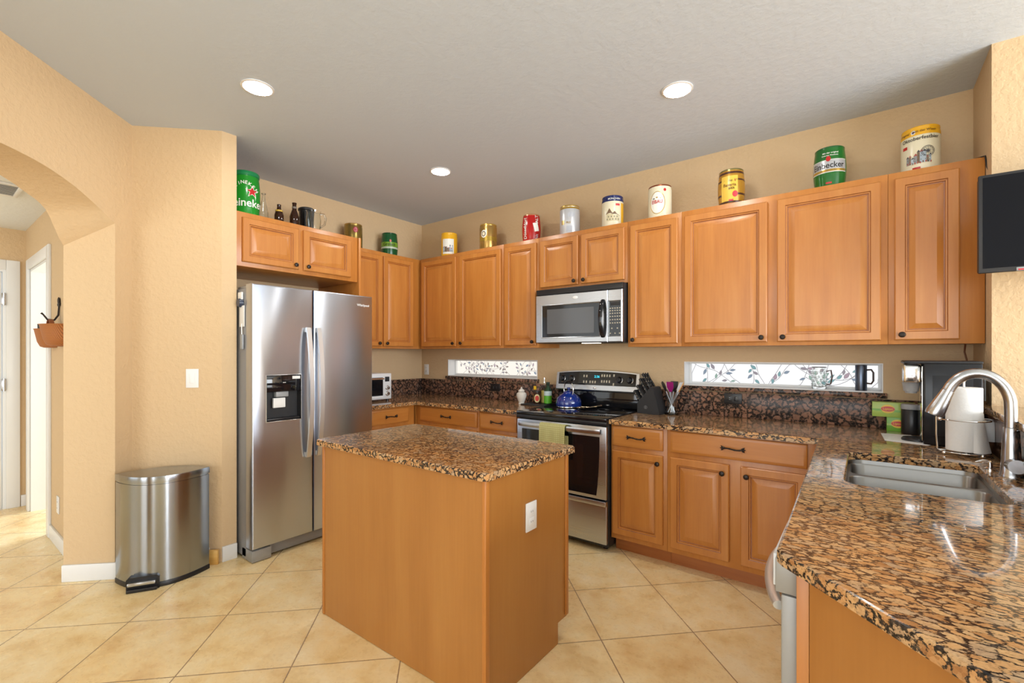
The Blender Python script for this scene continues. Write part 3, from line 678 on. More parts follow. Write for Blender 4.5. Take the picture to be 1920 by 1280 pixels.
# ------------------------------------------------------------------ range
RX = 2.228
t = thing('range', 'stainless electric range with black glass cooktop and oven window', 'stove', (RX, 0, 0))
b = B(); b.box(-0.379, 0.379, -0.640, -0.03, 0.03, 0.894, 0.002); b.build('range_body', M['blacksoft'], t)
for sx in (-0.33, 0.33):
    b = B(); b.cyl((sx, -0.58, 0.0), (sx, -0.58, 0.03), 0.018); b.build('foot', M['black'], t)
b = B(); b.box(-0.381, 0.381, -0.678, -0.045, 0.8945, 0.921, 0.005); ck = b.build('cooktop', M['blackglass'], t)
b = B(); b.box(-0.381, 0.381, -0.676, -0.645, 0.868, 0.8945, 0.003); b.build('cooktop_apron', M['black'], t)
ringm = paint('burner_mark', (60, 60, 62), 0.3)
for x, y, r in ((-0.19, -0.19, 0.085), (0.19, -0.20, 0.10), (-0.19, -0.47, 0.11), (0.19, -0.47, 0.085)):
    b = B(); b.lathe([(r, 0.9212), (r+0.004, 0.9213)], (x, y, 0), 40, cap0=False, cap1=False); b.build('burner_ring', ringm, ck)
# oven door
b = B(); b.box(-0.378, 0.378, -0.672, -0.642, 0.362, 0.862, 0.006); od = b.build('oven_door', M['steel_h'], t)
b = B()
P = []
for i in range(13):
    u = i/12; P.append((0.328-0.024*u**2.2, 0.790-u*0.405))
poly = [(-x, z) for x, z in P]+[(x, z) for x, z in P[::-1]]
b.rings([[(x, y, z) for x, z in poly] for y in (-0.6715, -0.6745)]); b.build('oven_window', M['blackglass'], od, smooth=20)
b = B(); b.rings([[(x, y, z) for x, z in ((-0.20, 0.47), (0.20, 0.47), (0.20, 0.72), (-0.20, 0.72))] for y in (-0.6747, -0.6750)]); b.build('inner_pane', paint('oven_pane', (36, 26, 26), 0.08), od, smooth=0)
b = B(); R = []
for i in range(25):
    u = i/24; x = -0.345+0.69*u; y = -0.690-0.020*math.sin(PI*u)**0.5
    R.append([(x, y-0.008, 0.812), (x, y-0.013, 0.828), (x, y-0.008, 0.846), (x, y+0.004, 0.846), (x, y+0.004, 0.812)])
b.rings(R); b.box(-0.345, -0.325, -0.70, -0.672, 0.815, 0.843); b.box(0.325, 0.345, -0.70, -0.672, 0.815, 0.843); b.build('oven_handle', M['nickel'], od, smooth=50)
b = B(); b.box(-0.378, 0.378, -0.668, -0.642, 0.055, 0.352, 0.006); b.box(-0.378, 0.378, -0.682, -0.662, 0.318, 0.352, 0.006); b.build('storage_drawer', M['steel_h'], t)
# backguard
def bg_section(x):
    top = 1.222-0.020*(abs(x)/0.378)**2.2; return top
b = B(); b.box(-0.376, 0.376, -0.066, -0.012, 0.921, 1.056, 0.002); bgd = b.build('backguard', M['blackglass'], t)
b = B(); R = []
for i in range(25):
    x = -0.376+0.752*i/24; zt = bg_section(x); R.append([(x, -0.012, 1.056), (x, -0.070, 1.056), (x, -0.098, 1.052), (x, -0.104, 1.062), (x, -0.098, 1.100), (x, -0.080, zt), (x, -0.03, zt), (x, -0.012, zt-0.01)])
b.rings(R); b.build('control_housing', M['steel_h'], bgd, smooth=30)
b = B(); R = []
for i in range(25):
    x = -0.352+0.704*i/24; zt = bg_section(x)-0.008; R.append([(x, -0.0985, 1.101), (x, -0.1005, 1.102), (x, -0.0835, zt), (x, -0.081, zt)])
b.rings(R); pn = b.build('control_panel', M['blackglass'], bgd, smooth=30)
tilt = Matrix.Rotation(math.radians(-9.5), 4, 'X')
def onpanel(x, z, dy=0.0): return Matrix.Translation((x, -0.1015+(z-1.102)*0.158-dy, z))
for x in (-0.312, -0.222, 0.214, 0.302):
    b = B(); b.lathe([(0.026, 0), (0.026, 0.006), (0.021, 0.010), (0.019, 0.024), (0.016, 0.027), (0.001, 0.027)], n=24); b.box(-0.005, 0.005, -0.019, 0.019, 0.022, 0.033, 0.002)
    b.xf(onpanel(x, 1.150) @ tilt @ Matrix.Rotation(PI/2, 4, 'X')); b.build('knob', M['black'], pn)
    b = B(); b.lathe([(0.0265, 0.0005), (0.0285, 0.0015), (0.0285, 0.003), (0.0265, 0.004)], n=24, cap0=False, cap1=False); b.xf(onpanel(x, 1.150) @ tilt @ Matrix.Rotation(PI/2, 4, 'X')); b.build('knob_ring', M['chrome'], pn)
b = B(); b.box(-0.052, 0.052, -0.001, 0.0005, -0.022, 0.022); b.xf(onpanel(-0.015, 1.168) @ tilt); b.build('clock_display', M['black'], pn)
text('2:36', 0.028, onpanel(0.015, 1.172, 0.0018) @ tilt @ Matrix.Rotation(PI/2, 4, 'X'), M['clock'], pn, 'clock_digits')
btn = paint('button_print', (190, 180, 160))
def buttons(par, spots, w, h, fr):
    for x, z in spots:
        b = B(); b.box(-w/2, w/2, -0.0006, 0.0003, -h/2, h/2); b.xf(fr(x, z)); b.build('button', btn, par, smooth=0)
buttons(pn, [(x, z) for x in (-0.105, -0.080) for z in (1.175, 1.128)]+[(x, 1.128) for x in (-0.045, -0.022, 0.001)]+[(x, z) for x in (0.060, 0.082, 0.104, 0.128) for z in (1.182, 1.135)]+[(0.165, 1.185), (0.165, 1.115)], 0.012, 0.020, lambda x, z: onpanel(x, z, 0.0006) @ tilt)
b = B(); b.sphere((0, -0.1045, 1.078), 0.016, (1, 0.12, 0.5)); b.build('badge', M['chrome'], bgd)

# ------------------------------------------------------------------ microwave
t = thing('microwave', 'stainless over-the-range microwave with black window and keypad', 'microwave', (RX, 0, 1.446))
b = B(); b.box(-0.379, 0.379, -0.383, -0.004, 0, 0.438, 0.002); b.build('microwave_body', M['blacksoft'], t)
b = B(); b.box(-0.379, 0.379, -0.404, -0.384, 0.392, 0.437, 0.004)
for i in range(5): b.box(-0.375, 0.375, -0.4055, -0.404, 0.397+i*0.008, 0.401+i*0.008)
b.build('vent_grille', M['black'], t)
def framed(b, x0, x1, z0, z1, yb, yf, a0, a1, c0, c1, mis):
    rc = lambda i, y: [(x0+i, y, z0+i), (x1-i, y, z0+i), (x1-i, y, z1-i), (x0+i, y, z1-i)]
    hc = lambda g, y: [(a0-g, y, c0-g), (a1+g, y, c0-g), (a1+g, y, c1+g), (a0-g, y, c1+g)]
    b.rings([rc(0, yb), rc(0, yf+0.004), rc(0.004, yf), hc(0.006, yf), hc(0.003, yf-0.003), hc(0, yf-0.001), hc(-0.001, yf+0.002)], mis=[0, 0, 0, 0, 0, 0, 1]); return b
md = framed(B(), -0.378, 0.262, 0.004, 0.388, -0.385, -0.411, -0.318, 0.196, 0.048, 0.302, None).build('microwave_door', [M['steel_h'], M['blackglass']], t, smooth=25)
b = B(); b.rings([[(x, y, z) for x, z in ((-0.270, 0.075), (0.150, 0.075), (0.150, 0.272), (-0.270, 0.272))] for y in (-0.4092, -0.4096)]); b.build('window_screen', paint('door_screen', (92, 92, 94), 0.12), md, smooth=0)
b = B(); b.sphere((-0.01, -0.411, 0.352), 0.024, (1, 0.12, 0.5)); b.build('badge', M['plastic_white'], md)
b = B(); pts = [(0.225, -0.411-0.045*math.sin(PI*i/14)**0.7, 0.042+0.272*i/14) for i in range(15)]
b.tube(pts, 0.017, 12, flat=(1.0, 0.6)); b.build('door_handle', M['blackglass'], md)
kp = framed(B(), 0.264, 0.378, 0.004, 0.388, -0.385, -0.411, 0.274, 0.368, 0.048, 0.302, None).build('control_panel', [M['steel_h'], M['blackglass']], t, smooth=25)
mk = [(0.284+i*0.0185, z) for i in range(5) for z in (0.250, 0.232, 0.212, 0.190, 0.166, 0.142)]+[(0.296, 0.103), (0.340, 0.103), (0.284, 0.066), (0.321, 0.066), (0.357, 0.066)]
buttons(kp, mk, 0.009, 0.0085, lambda x, z: Matrix.Translation((x, -0.4096, z)))
b = B(); b.box(0.285, 0.357, -0.4102, -0.4092, 0.270, 0.294); b.build('display', M['black'], kp)
b = B(); b.box(0.02, 0.16, -0.36, -0.31, -0.004, -0.0003); b.build('work_light', emit('work_light', (1.0, 0.86, 0.62), 6.0), t)

# ------------------------------------------------------------------ dishwasher (faces -x)
t = thing('dishwasher', 'white dishwasher with bowed bar handle under the end of the peninsula', 'dishwasher', (3.843, -2.0, 0), -PI/2)
b = B(); b.box(-0.297, 0.297, 0.042, 0.585, 0.02, 0.872); b.build('tub', M['fridgeside'], t)
b = B(); b.box(-0.299, 0.306, 0.0, 0.036, 0.105, 0.792, 0.004); b.build('door', M['greymetal'], t)
b = B(); b.box(-0.299, 0.306, -0.012, 0.036, 0.795, 0.876, 0.003); b.build('control_strip', M['greymetal'], t)
b = B(); b.box(-0.298, 0.275, -0.0200, -0.0125, 0.797, 0.874, 0.001); b.build('control_fascia', M['whitemetal'], t)
b = B(); pts = [(-0.27+0.54*i/20, -0.008-0.050*math.sin(PI*i/20)**0.8, 0.748) for i in range(21)]
b.tube(pts, 0.014, 12, flat=(1, 0.8)); b.build('bar_handle', M['alu'], t)
b = B(); b.box(-0.297, 0.297, 0.05, 0.07, 0.003, 0.10); b.build('toe_panel', M['black'], t)

# ------------------------------------------------------------------ sink and faucet
t = thing('sink', 'double-bowl stainless undermount sink set into the peninsula worktop', 'sink', ((SX0+SX1)/2, (SY0+SY1)/2, 0.7))
b = B(); bm = b.bm; ox, oy = (SX0+SX1)/2, (SY0+SY1)/2
def lp(pts, z): return [bm.verts.new((x-ox, y-oy, z-0.7)) for x, y in pts]
def brg(A, C):
    for i in range(len(A)): bm.faces.new((A[i], A[(i+1) % len(A)], C[(i+1) % len(C)], C[i]))
o0 = lp(rrect(SX0-0.012, SX1+0.012, SY0-0.012, SY1+0.012, 0.06), 0.8825); o1 = lp(rrect(SX0-0.003, SX1+0.003, SY0-0.003, SY1+0.003, 0.055), 0.8822); o2 = lp(rrect(SX0, SX1, SY0, SY1, 0.054), 0.866)
brg(o0, o1); brg(o1, o2); es = [e for e in bm.edges if all(v in set(o2) for v in e.verts)]
for (y0, y1) in ((-1.192, SY1-0.006), (SY0+0.006, -1.214)):
    a = lp(rrect(SX0+0.006, SX1-0.006, y0, y1, 0.05), 0.866); a1 = lp(rrect(SX0+0.009, SX1-0.009, y0+0.003, y1-0.003, 0.05), 0.860)
    c = lp(rrect(SX0+0.016, SX1-0.016, y0+0.010, y1-0.010, 0.048), 0.735); d_ = lp(rrect(SX0+0.022, SX1-0.022, y0+0.016, y1-0.016, 0.045), 0.717); f = lp(rrect(SX0+0.04, SX1-0.04, y0+0.034, y1-0.034, 0.03), 0.710)
    brg(a, a1); brg(a1, c); brg(c, d_); brg(d_, f); bm.faces.new(f); es += [e for e in bm.edges if all(v in set(a) for v in e.verts)]
bmesh.ops.triangle_fill(bm, use_beauty=True, use_dissolve=False, edges=es)
b.build('basin', M['sinksteel'], t, smooth=45)
for y in (-1.065, -1.40):
    b = B(); b.lathe([(0.043, 0.711), (0.040, 0.714), (0.028, 0.7115), (0.001, 0.7112)], (ox-ox+0.02, y-oy, -0.7), 28); b.build('drain', M['chrome'], t)

t = thing('faucet', 'brushed nickel pull-down gooseneck faucet beside the sink', 'faucet', (4.425, -1.125, CT))
b = B(); b.lathe([(0.032, 0.0), (0.032, 0.006), (0.029, 0.012), (0.027, 0.05), (0.0235, 0.12), (0.0215, 0.175), (0.0205, 0.178)], n=32); b.build('body', M['nickel'], t)
pts = [(0, 0, 0.179), (0, 0, 0.235)]
for i in range(1, 17):
    a = PI*i/16*0.86; pts.append((-0.088+0.088*math.cos(a), 0.0, 0.255+0.118*math.sin(a)))
b = B(); b.tube(pts, 0.0185, 20); b.build('spout', M['nickel'], t)
e = Vector(pts[-1]); dv = (Vector(pts[-1])-Vector(pts[-2])).normalized()
b = B(); b.tube([e+dv*0.001, e+dv*0.02, e+dv*0.06, e+dv*0.095, e+dv*0.105], [0.0195, 0.021, 0.026, 0.030, 0.028], 24); b.build('spray_head', M['nickel'], t)
b = B(); b.tube([(0.0, -0.005, 0.045), (0.004, -0.040, 0.047), (0.004, -0.066, 0.047)], [0.023, 0.024, 0.0245], 24); b.build('valve_hub', M['nickel'], t)
b = B(); b.tube([(0.026, -0.060, 0.058), (0.024, -0.095, 0.085), (0.018, -0.125, 0.118)], [0.009, 0.008, 0.006], 12); b.build('lever', M['nickel'], t)
t = thing('stopper', 'small chrome sink accessory on the worktop behind the faucet', 'sink accessory', (4.385, -1.03, CT))
b = B(); b.lathe([(0.016, 0), (0.016, 0.006), (0.009, 0.010), (0.008, 0.028), (0.012, 0.032), (0.001, 0.036)], n=20); b.build('knob', M['chrome'], t)
b = B(); b.tube([(0, 0, 0.03), (-0.02, -0.005, 0.034), (-0.042, -0.01, 0.026)], [0.006, 0.005, 0.003], 10); b.build('spout', M['chrome'], t)

# ------------------------------------------------------------------ things on the right worktop
t = thing('paper_towel_holder', 'chrome wire paper towel holder standing behind the sink', 'towel holder', (4.352, -0.715, CT))
b = B(); R_ = 0.085
ring = lambda r, z, n=40, a0=0, a1=2*PI: [(r*math.cos(a0+(a1-a0)*i/n), r*math.sin(a0+(a1-a0)*i/n), z) for i in range(n+1)]
b.tube(ring(R_, 0.014), 0.003, 8); b.tube([(-R_, 0, 0.014), (R_, 0, 0.014)], 0.003, 8); b.tube([(0, -R_, 0.014), (0, R_, 0.014)], 0.003, 8); b.build('wire_base', M['chrome'], t)
b = B(); b.tube([(0, 0, 0.014), (0, 0, 0.325)], 0.0045, 10); b.sphere((0, 0, 0.328), 0.008, n=12); b.build('center_post', M['chrome'], t)
b = B(); b.tube([(-R_, 0.02, 0.014), (-R_-0.004, 0.02, 0.08), (-R_-0.004, 0.02, 0.16)], 0.0035, 8); b.tube(ring(R_, 0.155, 40, PI*0.9, PI*2.25), 0.003, 8); b.sphere((-0.082, -0.026, 0.155), 0.009, n=12); b.build('retaining_arm', M['chrome'], t)
for a in (PI*1.2, PI*1.7, PI*.5):
    b = B(); b.sphere((R_*math.cos(a), R_*math.sin(a), 0.009), 0.009, n=12); b.build('ball_foot', M['chrome'], t)
pm = mat('paper_towel', (0.86, 0.85, 0.82), 0.9); nn = N(pm); nn.bump(nn.noise(nn.coord(), 90, 3), 0.4, 0.003)
t = thing('paper_towel_roll', 'white paper towel roll on the chrome wire holder', 'paper towels', (4.352, -0.715, CT+0.0175))
b = B(); b.lathe([(0.020, 0), (0.058, 0.0), (0.0605, 0.003), (0.0605, 0.277), (0.058, 0.280), (0.020, 0.280)], n=40, cap0=False, cap1=False); b.lathe([(0.020, 0), (0.020, 0.28)], n=24, cap0=False, cap1=False); b.build('roll', pm, t)
b = B(); rr = []
for i in range(9):
    u = i/8; z = 0.0+0.17*u; fl = (1-u)**1.4
    rr.append([(0.0612*math.cos(-1.2+j/8*1.0)+fl*0.024*max(0, (j-3)/5)**1.5+0.0006, 0.0612*math.sin(-1.2+j/8*1.0)-fl*0.02*math.sin(PI*j/8), z) for j in range(9)])
b.rings(rr, closed=False, cap0=False, cap1=False); b.build('loose_sheet', pm, t)
t = thing('air_freshener', 'white plug-in air freshener on the granite behind the paper towels', 'air freshener', (4.4555, -0.640, 1.018))
b = B(); b.rings([[(-x, y*w, z) for y, z in ((-0.030, -0.045), (0.030, -0.045), (0.036, 0.012), (0.026, 0.042), (-0.026, 0.042), (-0.036, 0.012))] for x, w in ((0.0, 0.9), (0.006, 1.0), (0.030, 0.95), (0.042, 0.7))]); b.build('housing', M['plastic_white'], t)
b = B(); b.lathe([(0.022, 0.0425), (0.020, 0.052), (0.001, 0.054)], (-0.02, 0, 0), 20); b.build('cap', M['plastic_white'], t)

t = thing('coffee_maker', 'black and silver drip coffee maker in the corner by the pillar', 'coffee maker', (4.335, -0.42, CT))
b = B(); b.box(-0.105, 0.105, -0.115, 0.115, 0, 0.405, 0.010); b.build('housing', mat('coffee_black', (0.010, 0.010, 0.012), 0.22, Specular_IOR_Level=0.35), t)
b = B(); b.box(-0.109, -0.1055, -0.108, 0.108, 0.02, 0.385, 0.001); b.build('silver_front', M['chrome'], t)
b = B(); b.box(-0.178, -0.1095, -0.075, 0.085, 0.300, 0.395, 0.012); b.build('brew_head', M['chrome'], t)
b = B(); b.cyl((-0.143, 0.0, 0.255), (-0.143, 0.0, 0.300), 0.030, 0.036); b.cyl((-0.143, 0, 0.245), (-0.143, 0, 0.255), 0.024); b.build('brew_basket', M['plastic_grey'], t)
b = B(); b.box(-0.178, 0.106, -0.118, 0.118, 0.396, 0.412, 0.007); b.build('lid', M['black'], t)
b = B(); b.lathe([(0.062, 0), (0.062, 0.012), (0.055, 0.018), (0.001, 0.018)], (-0.120, 0.0, 0), 32); b.build('drip_plate', M['black'], t)
b = B(); b.box(-0.070, 0.070, -0.1175, -0.1152, 0.05, 0.34, 0.001); b.build('side_panel', mat('coffee_panel', (0.014, 0.014, 0.016), 0.3, Specular_IOR_Level=0.3), t)
tag(B().tube([(4.466, -0.295, 1.185), (4.456, -0.280, 1.20), (4.425, -0.270, 1.29), (4.41, -0.265, 1.37), (4.415, -0.25, 1.409)], 0.004, 8).build('power_cord', paint('brown_cord', (92, 52, 30))), 'brown cord running from under the wall cabinet to the coffee maker corner', 'cord')

gr = paint('tea_green', (120, 180, 60)); gl = paint('tea_light_green', (176, 204, 96)); rdm = paint('tea_red', (206, 40, 34)); yl = paint('tea_yellow', (246, 206, 60))
def teabox(name, label, loc, w, d, h, mt, mt2):
    t = thing(name, label, 'tea box', loc)
    b = B(); b.box(-w/2, w/2, -d/2, d/2, 0, h, 0.001); b.build('carton', mt, t)
    b = B(); b.rings([[(x, y, z) for x, z in ((-w*.5, h*.42), (w*.5, h*.30), (w*.5, h*.46), (-w*.5, h*.55))] for y in (-d/2-.0002, -d/2-.0006)]); b.build('band', mt2, t, smooth=0)
    X0 = -w*.13; sc = h/0.08
    b = B(); b.rings([[(X0+0.030*sc*math.cos(2*PI*i/24), y, h*.55+0.024*sc*math.sin(2*PI*i/24)) for i in range(24)] for y in (-d/2-.0007, -d/2-.0010)]); b.build('emblem', yl, t, smooth=0)
    b = B(); b.rings([[(X0+0.030*sc*math.cos(2*PI*i/24), y, h*.55+0.014*sc*math.sin(2*PI*i/24)) for i in range(24)] for y in (-d/2-.0011, -d/2-.0014)]); b.build('badge', rdm, t, smooth=0)
    text('Lipton', 0.017*sc, Matrix.Translation((X0, -d/2-.0017, h*.55)) @ Matrix.Rotation(PI/2, 4, 'X'), yl, t)
    return t
teabox('tea_box', 'lower green tea carton standing on the worktop by the black canister', (4.172, -0.066, CT), 0.135, 0.075, 0.080, gr, gl)
teabox('tea_box', 'upper wider green tea carton lying on top of the lower one', (4.135, -0.066, CT+0.0805), 0.195, 0.078, 0.084, gl, gr)
t = thing('canister', 'round black canister beside the green tea cartons', 'canister', (4.212, -0.160, CT))
b = B(); b.lathe([(0.045, 0), (0.047, 0.004), (0.047, 0.135), (0.045, 0.138)], n=32); b.build('jar', M['black'], t)
b = B(); b.lathe([(0.048, 0.1385), (0.049, 0.142), (0.049, 0.160), (0.046, 0.166), (0.001, 0.167)], n=32); b.build('lid', M['plastic_grey'], t)
b = B(); b.prism([(4.075, -0.245), (4.20, -0.235), (4.30, -0.50), (4.245, -0.535), (4.085, -0.49)], CT+0.0003, CT+0.003); tag(b.build('paper_sheet', M['plastic_white']), 'white sheet lying on the worktop under the coffee maker', 'paper')

# glass mug and steel mug on the window sill
t = thing('beer_mug', 'dimpled clear glass beer mug standing on the right window sill', 'glass mug', (3.768, 0.028, WZ0+0.0085))
b = B(); b.lathe([(0.036, 0), (0.040, 0.006), (0.041, 0.12), (0.0405, 0.138), (0.0375, 0.138), (0.037, 0.02), (0.001, 0.016)], n=28); b.build('glass', M['glass'], t)
b = B()
for k_ in range(4):
    for j in range(12): b.sphere((0.0405*math.cos(2*PI*(j+.5*(k_ % 2))/12), 0.0405*math.sin(2*PI*(j+.5*(k_ % 2))/12), 0.03+k_*0.025), 0.0085, (.5, .5, 1), 8)
b.build('dimples', M['glass'], t)
b = B(); b.lathe([(0.0375, 0.1385), (0.0410, 0.1385), (0.0412, 0.143), (0.0372, 0.143)], n=28, cap0=False, cap1=False); b.build('rim', paint('brown_rim', (80, 62, 58)), t)
b = B(); b.tube([(0.041, -0.004, 0.115), (0.064, -0.006, 0.122), (0.070, -0.006, 0.08), (0.062, -0.006, 0.035), (0.041, -0.004, 0.03)], 0.0045, 10); b.build('handle', paint('brown_handle', (96, 76, 70)), t)
t = thing('steel_mug', 'tall blue-grey steel mug with dark loop handle on the window sill', 'mug', (3.985, 0.028, WZ0+0.0085))
b = B(); b.lathe([(0.029, 0), (0.030, 0.003), (0.030, 0.155), (0.0285, 0.158), (0.0270, 0.155), (0.027, 0.006), (0.001, 0.005)], n=32); b.build('cup', mat('blue_steel', (0.13, 0.16, 0.22), 0.3, 0.9), t)
b = B(); b.tube([(0.029, -0.006, 0.128), (0.050, -0.010, 0.130), (0.060, -0.012, 0.112), (0.060, -0.012, 0.062), (0.050, -0.010, 0.044), (0.029, -0.006, 0.046)], 0.0052, 12); b.build('handle', paint('mug_handle', (66, 44, 38)), t)

# ------------------------------------------------------------------ television on the pillar
t = thing('television', 'black flat-screen television on an arm in front of the pillar', 'television', (4.80, -0.70, 1.922), math.radians(1.5))
b = B(); b.box(-0.40, 0.40, 0.004, 0.045, -0.208, 0.208, 0.008); b.build('back_shell', M['blacksoft'], t)
b = B(); b.box(-0.404, 0.404, -0.014, 0.004, -0.212, 0.212, 0.003); b.build('bezel', M['blacksoft'], t)
b = B(); b.box(-0.391, 0.391, -0.0152, -0.0141, -0.193, 0.200); b.build('screen', mat('screen_glass', (0.006, 0.0065, 0.009), 0.45, Specular_IOR_Level=0.1), t)
b = B(); b.box(-0.29, -0.20, -0.0165, -0.0142, -0.212, -0.197, 0.001); b.build('logo_plate', M['plastic_grey'], t)
b = B(); b.box(-0.285, -0.265, -0.0175, -0.0166, -0.210, -0.204); b.build('standby_light', paint('red_light', (200, 30, 40)), t)
b = B(); b.box(-0.05, 0.05, 0.046, 0.235, -0.04, 0.04, 0.004); b.build('wall_arm', M['black'], t)
c_ = B().tube([(4.40, -0.22, UZ1+.005), (4.44, -0.30, UZ1+.006), (4.473, -0.345, UZ1-0.002), (4.478, -0.356, UZ1-0.06), (4.50, -0.464, UZ1-0.20), (4.62, -0.470, UZ1-0.32)], 0.0035, 8).build('power_cord', M['black']); c_.parent = t; c_.matrix_parent_inverse = (Matrix.Translation((4.80, -0.70, 1.922)) @ Matrix.Rotation(math.radians(1.5), 4, 'Z')).inverted()

# ------------------------------------------------------------------ range-side items
t = thing('knife_block', 'slanted black knife block on the worktop right of the range', 'knife block', (2.715, -0.16, CT), math.radians(-8))
KA = math.atan2(0.115, 0.105)
b = B(); prof = [(-0.072, 0), (0.108, 0), (0.108, 0.02), (0.058, 0.200), (0.040, 0.205), (-0.072, 0.078)]
b.rings([[(x, y, z) for x, z in prof] for y in (-0.060, 0.060)]); bmesh.ops.bevel(b.bm, geom=b.bm.edges[:], offset=0.003, segments=2, affect='EDGES'); b.build('block', M['blacksoft'], t)
b = B(); b.lathe([(0.010, 0), (0.0115, 0.0006), (0.0115, 0.0010), (0.010, 0.0012)], n=20, cap0=False, cap1=False); b.box(-0.001, 0.001, -0.006, 0.006, 0, 0.001)
b.xf(Matrix.Translation((0.0, -0.0602, 0.05)) @ Matrix.Rotation(PI/2, 4, 'X')); b.build('emblem', M['plastic_grey'], t)
sd = Vector((0.112, 0, 0.127)).normalized(); nd = Vector((-0.48, 0, 0.877))
base_m = Matrix.Translation((2.715, -0.16, CT)) @ Matrix.Rotation(math.radians(-8), 4, 'Z')
klab = ['black-handled knife in the knife block']
cnt = 0; k0 = None
rowname = ('bottom', 'second', 'third', 'top'); 
for r_, (u, ys, L_) in enumerate(((0.018, (-0.044, -0.0264, -0.0088, 0.0088, 0.0264, 0.044), 0.085), (0.060, (-0.044, -0.0264, -0.0088, 0.0088, 0.0264, 0.044), 0.095), (0.105, (-0.038, -0.013, 0.013, 0.038), 0.115), (0.145, (-0.034, 0.0, 0.034), 0.125))):
    for c_, y in enumerate(ys):
        p = Vector((-0.072, 0, 0.078))+sd*u; p.y = y
        lab = '%s black knife handle from the front in the %s row of the block' % (('first', 'second', 'third', 'fourth', 'fifth', 'sixth')[c_], rowname[r_])
        q = thing('kitchen_knife', lab, 'knife', base_m @ p, math.radians(-8), 'knives in the black block')
        b = B(); R = []
        for i in range(9):
            s_ = i/8; w = 0.0105*(1+0.25*math.sin(PI*s_*2+0.6)) ; h = 0.0068
            cpt = nd*(0.004+L_*s_)+sd*(-0.004*s_*s_)
            R.append([tuple(cpt+sd*(w*math.cos(a))+Vector((0, h*math.sin(a), 0))) for a in [2*PI*j/10 for j in range(10)]])
        b.rings(R); b.build('handle', M['blackglass'], q)
        b = B()
        for s_ in (0.25, 0.5, 0.75): b.cyl(nd*(L_*s_)+Vector((0, -0.0071, 0)), nd*(L_*s_)+Vector((0, 0.0071, 0)), 0.0024, None, 8)
        b.build('rivets', M['chrome'], q)
        b = B(); cpt = nd*0.0025; b.rings([[tuple(nd*hh+sd*(0.009*math.cos(a))+Vector((0, 0.004*math.sin(a), 0))) for a in [2*PI*j/10 for j in range(10)]] for hh in (0.0006, 0.0042)]); b.build('bolster', M['chrome'], q)
VX, VY = 2.870, -0.13
t = thing('utensil_vase', 'waisted clear glass vase holding cooking utensils', 'utensil holder', (VX, VY, CT))
b = B(); b.lathe([(0.048, 0), (0.050, 0.004), (0.040, 0.04), (0.033, 0.085), (0.040, 0.125), (0.052, 0.150), (0.050, 0.150), (0.038, 0.125), (0.031, 0.085), (0.037, 0.042), (0.044, 0.012), (0.001, 0.010)], n=36); b.build('vase', M['glass'], t)
def utensil(label, a, lean, hd, hm, hw, hh, sm=None):
    q = thing('cooking_utensil', label, 'utensil', (VX, VY, CT+0.012), a, 'utensils in the glass vase')
    b = B(); top = Vector((lean*1.0, 0, 0.155)); bot = Vector((-lean*0.55, 0, 0.004)); b.tube([bot, bot.lerp(top, .5), top], [0.0045, 0.005, 0.0045], 10); b.build('stem', sm or M['steel'], q)
    d_ = (top-bot).normalized(); sdv = Vector((0, 1, 0)); b = B(); R = []
    nn_ = d_.cross(sdv)
    for i in range(9):
        s_ = i/8; w = hw*(0.35+0.65*min(1, s_*2.2))*(1 if hd == 'flat' or s_ < .7 else math.sqrt(max(0.02, 1-((s_-.7)/.31)**2))); th = 0.0030
        cpt = top+d_*(hh*s_); R.append([tuple(cpt+sdv*(w*c)+nn_*(th*e_)) for c, e_ in ((-1, -.6), (0, -1), (1, -.6), (1, .6), (0, 1), (-1, .6))])
    b.rings(R); b.build('head', hm, q); return q
for args in (('magenta spatula standing in the middle of the glass vase', -1.75, 0.016, 'flat', paint('magenta', (150, 20, 110)), 0.026, 0.075), ('black and white spoon leaning left out of the glass vase', PI*0.92, 0.046, 'round', M['black'], 0.018, 0.08),
             ('white spoon behind the black one in the glass vase', PI*0.75, 0.036, 'round', M['plastic_white'], 0.017, 0.075), ('white spatula leaning right out of the glass vase', -0.25, 0.045, 'flat', M['plastic_white'], 0.020, 0.080),
             ('yellow-edged spatula at the right rim of the glass vase', 0.25, 0.049, 'flat', paint('yellow_orange', (232, 160, 40)), 0.018, 0.076), ('black turner at the back of the glass vase', 1.5, 0.030, 'flat', M['black'], 0.028, 0.078)):
    utensil(*args)
# kettle
t = thing('kettle', 'round blue enamel kettle on the left rear burner', 'kettle', (2.045, -0.215, 0.9215), math.radians(-25))
kb = mat('blue_enamel', s2l((22, 48, 128)), 0.12, Coat_Weight=1.0)
b = B(); b.lathe([(0.094, 0), (0.102, 0.004), (0.106, 0.022), (0.105, 0.045), (0.095, 0.075), (0.072, 0.100), (0.048, 0.112), (0.046, 0.116)], n=40); b.build('body', kb, t)
b = B(); b.lathe([(0.104, 0.0005), (0.1075, 0.004), (0.107, 0.009)], n=40, cap0=False, cap1=False); b.build('base_ring', M['chrome'], t)
b = B(); b.lathe([(0.046, 0.1165), (0.044, 0.124), (0.028, 0.133), (0.009, 0.136), (0.008, 0.142), (0.016, 0.150), (0.014, 0.160), (0.001, 0.163)], n=32); b.build('lid', kb, t)
b = B(); b.tube([(-0.085, 0, 0.070), (-0.112, 0, 0.092), (-0.130, 0, 0.108)], [0.024, 0.016, 0.013], 16); b.build('spout', M['black'], t)
b = B()
for sg in (-1, 1): b.tube([(sg*0.058, 0, 0.104), (sg*0.068, 0, 0.135), (sg*0.060, 0, 0.175), (sg*0.046, 0, 0.195)], 0.005, 10)
b.build('handle_bracket', M['chrome'], t)
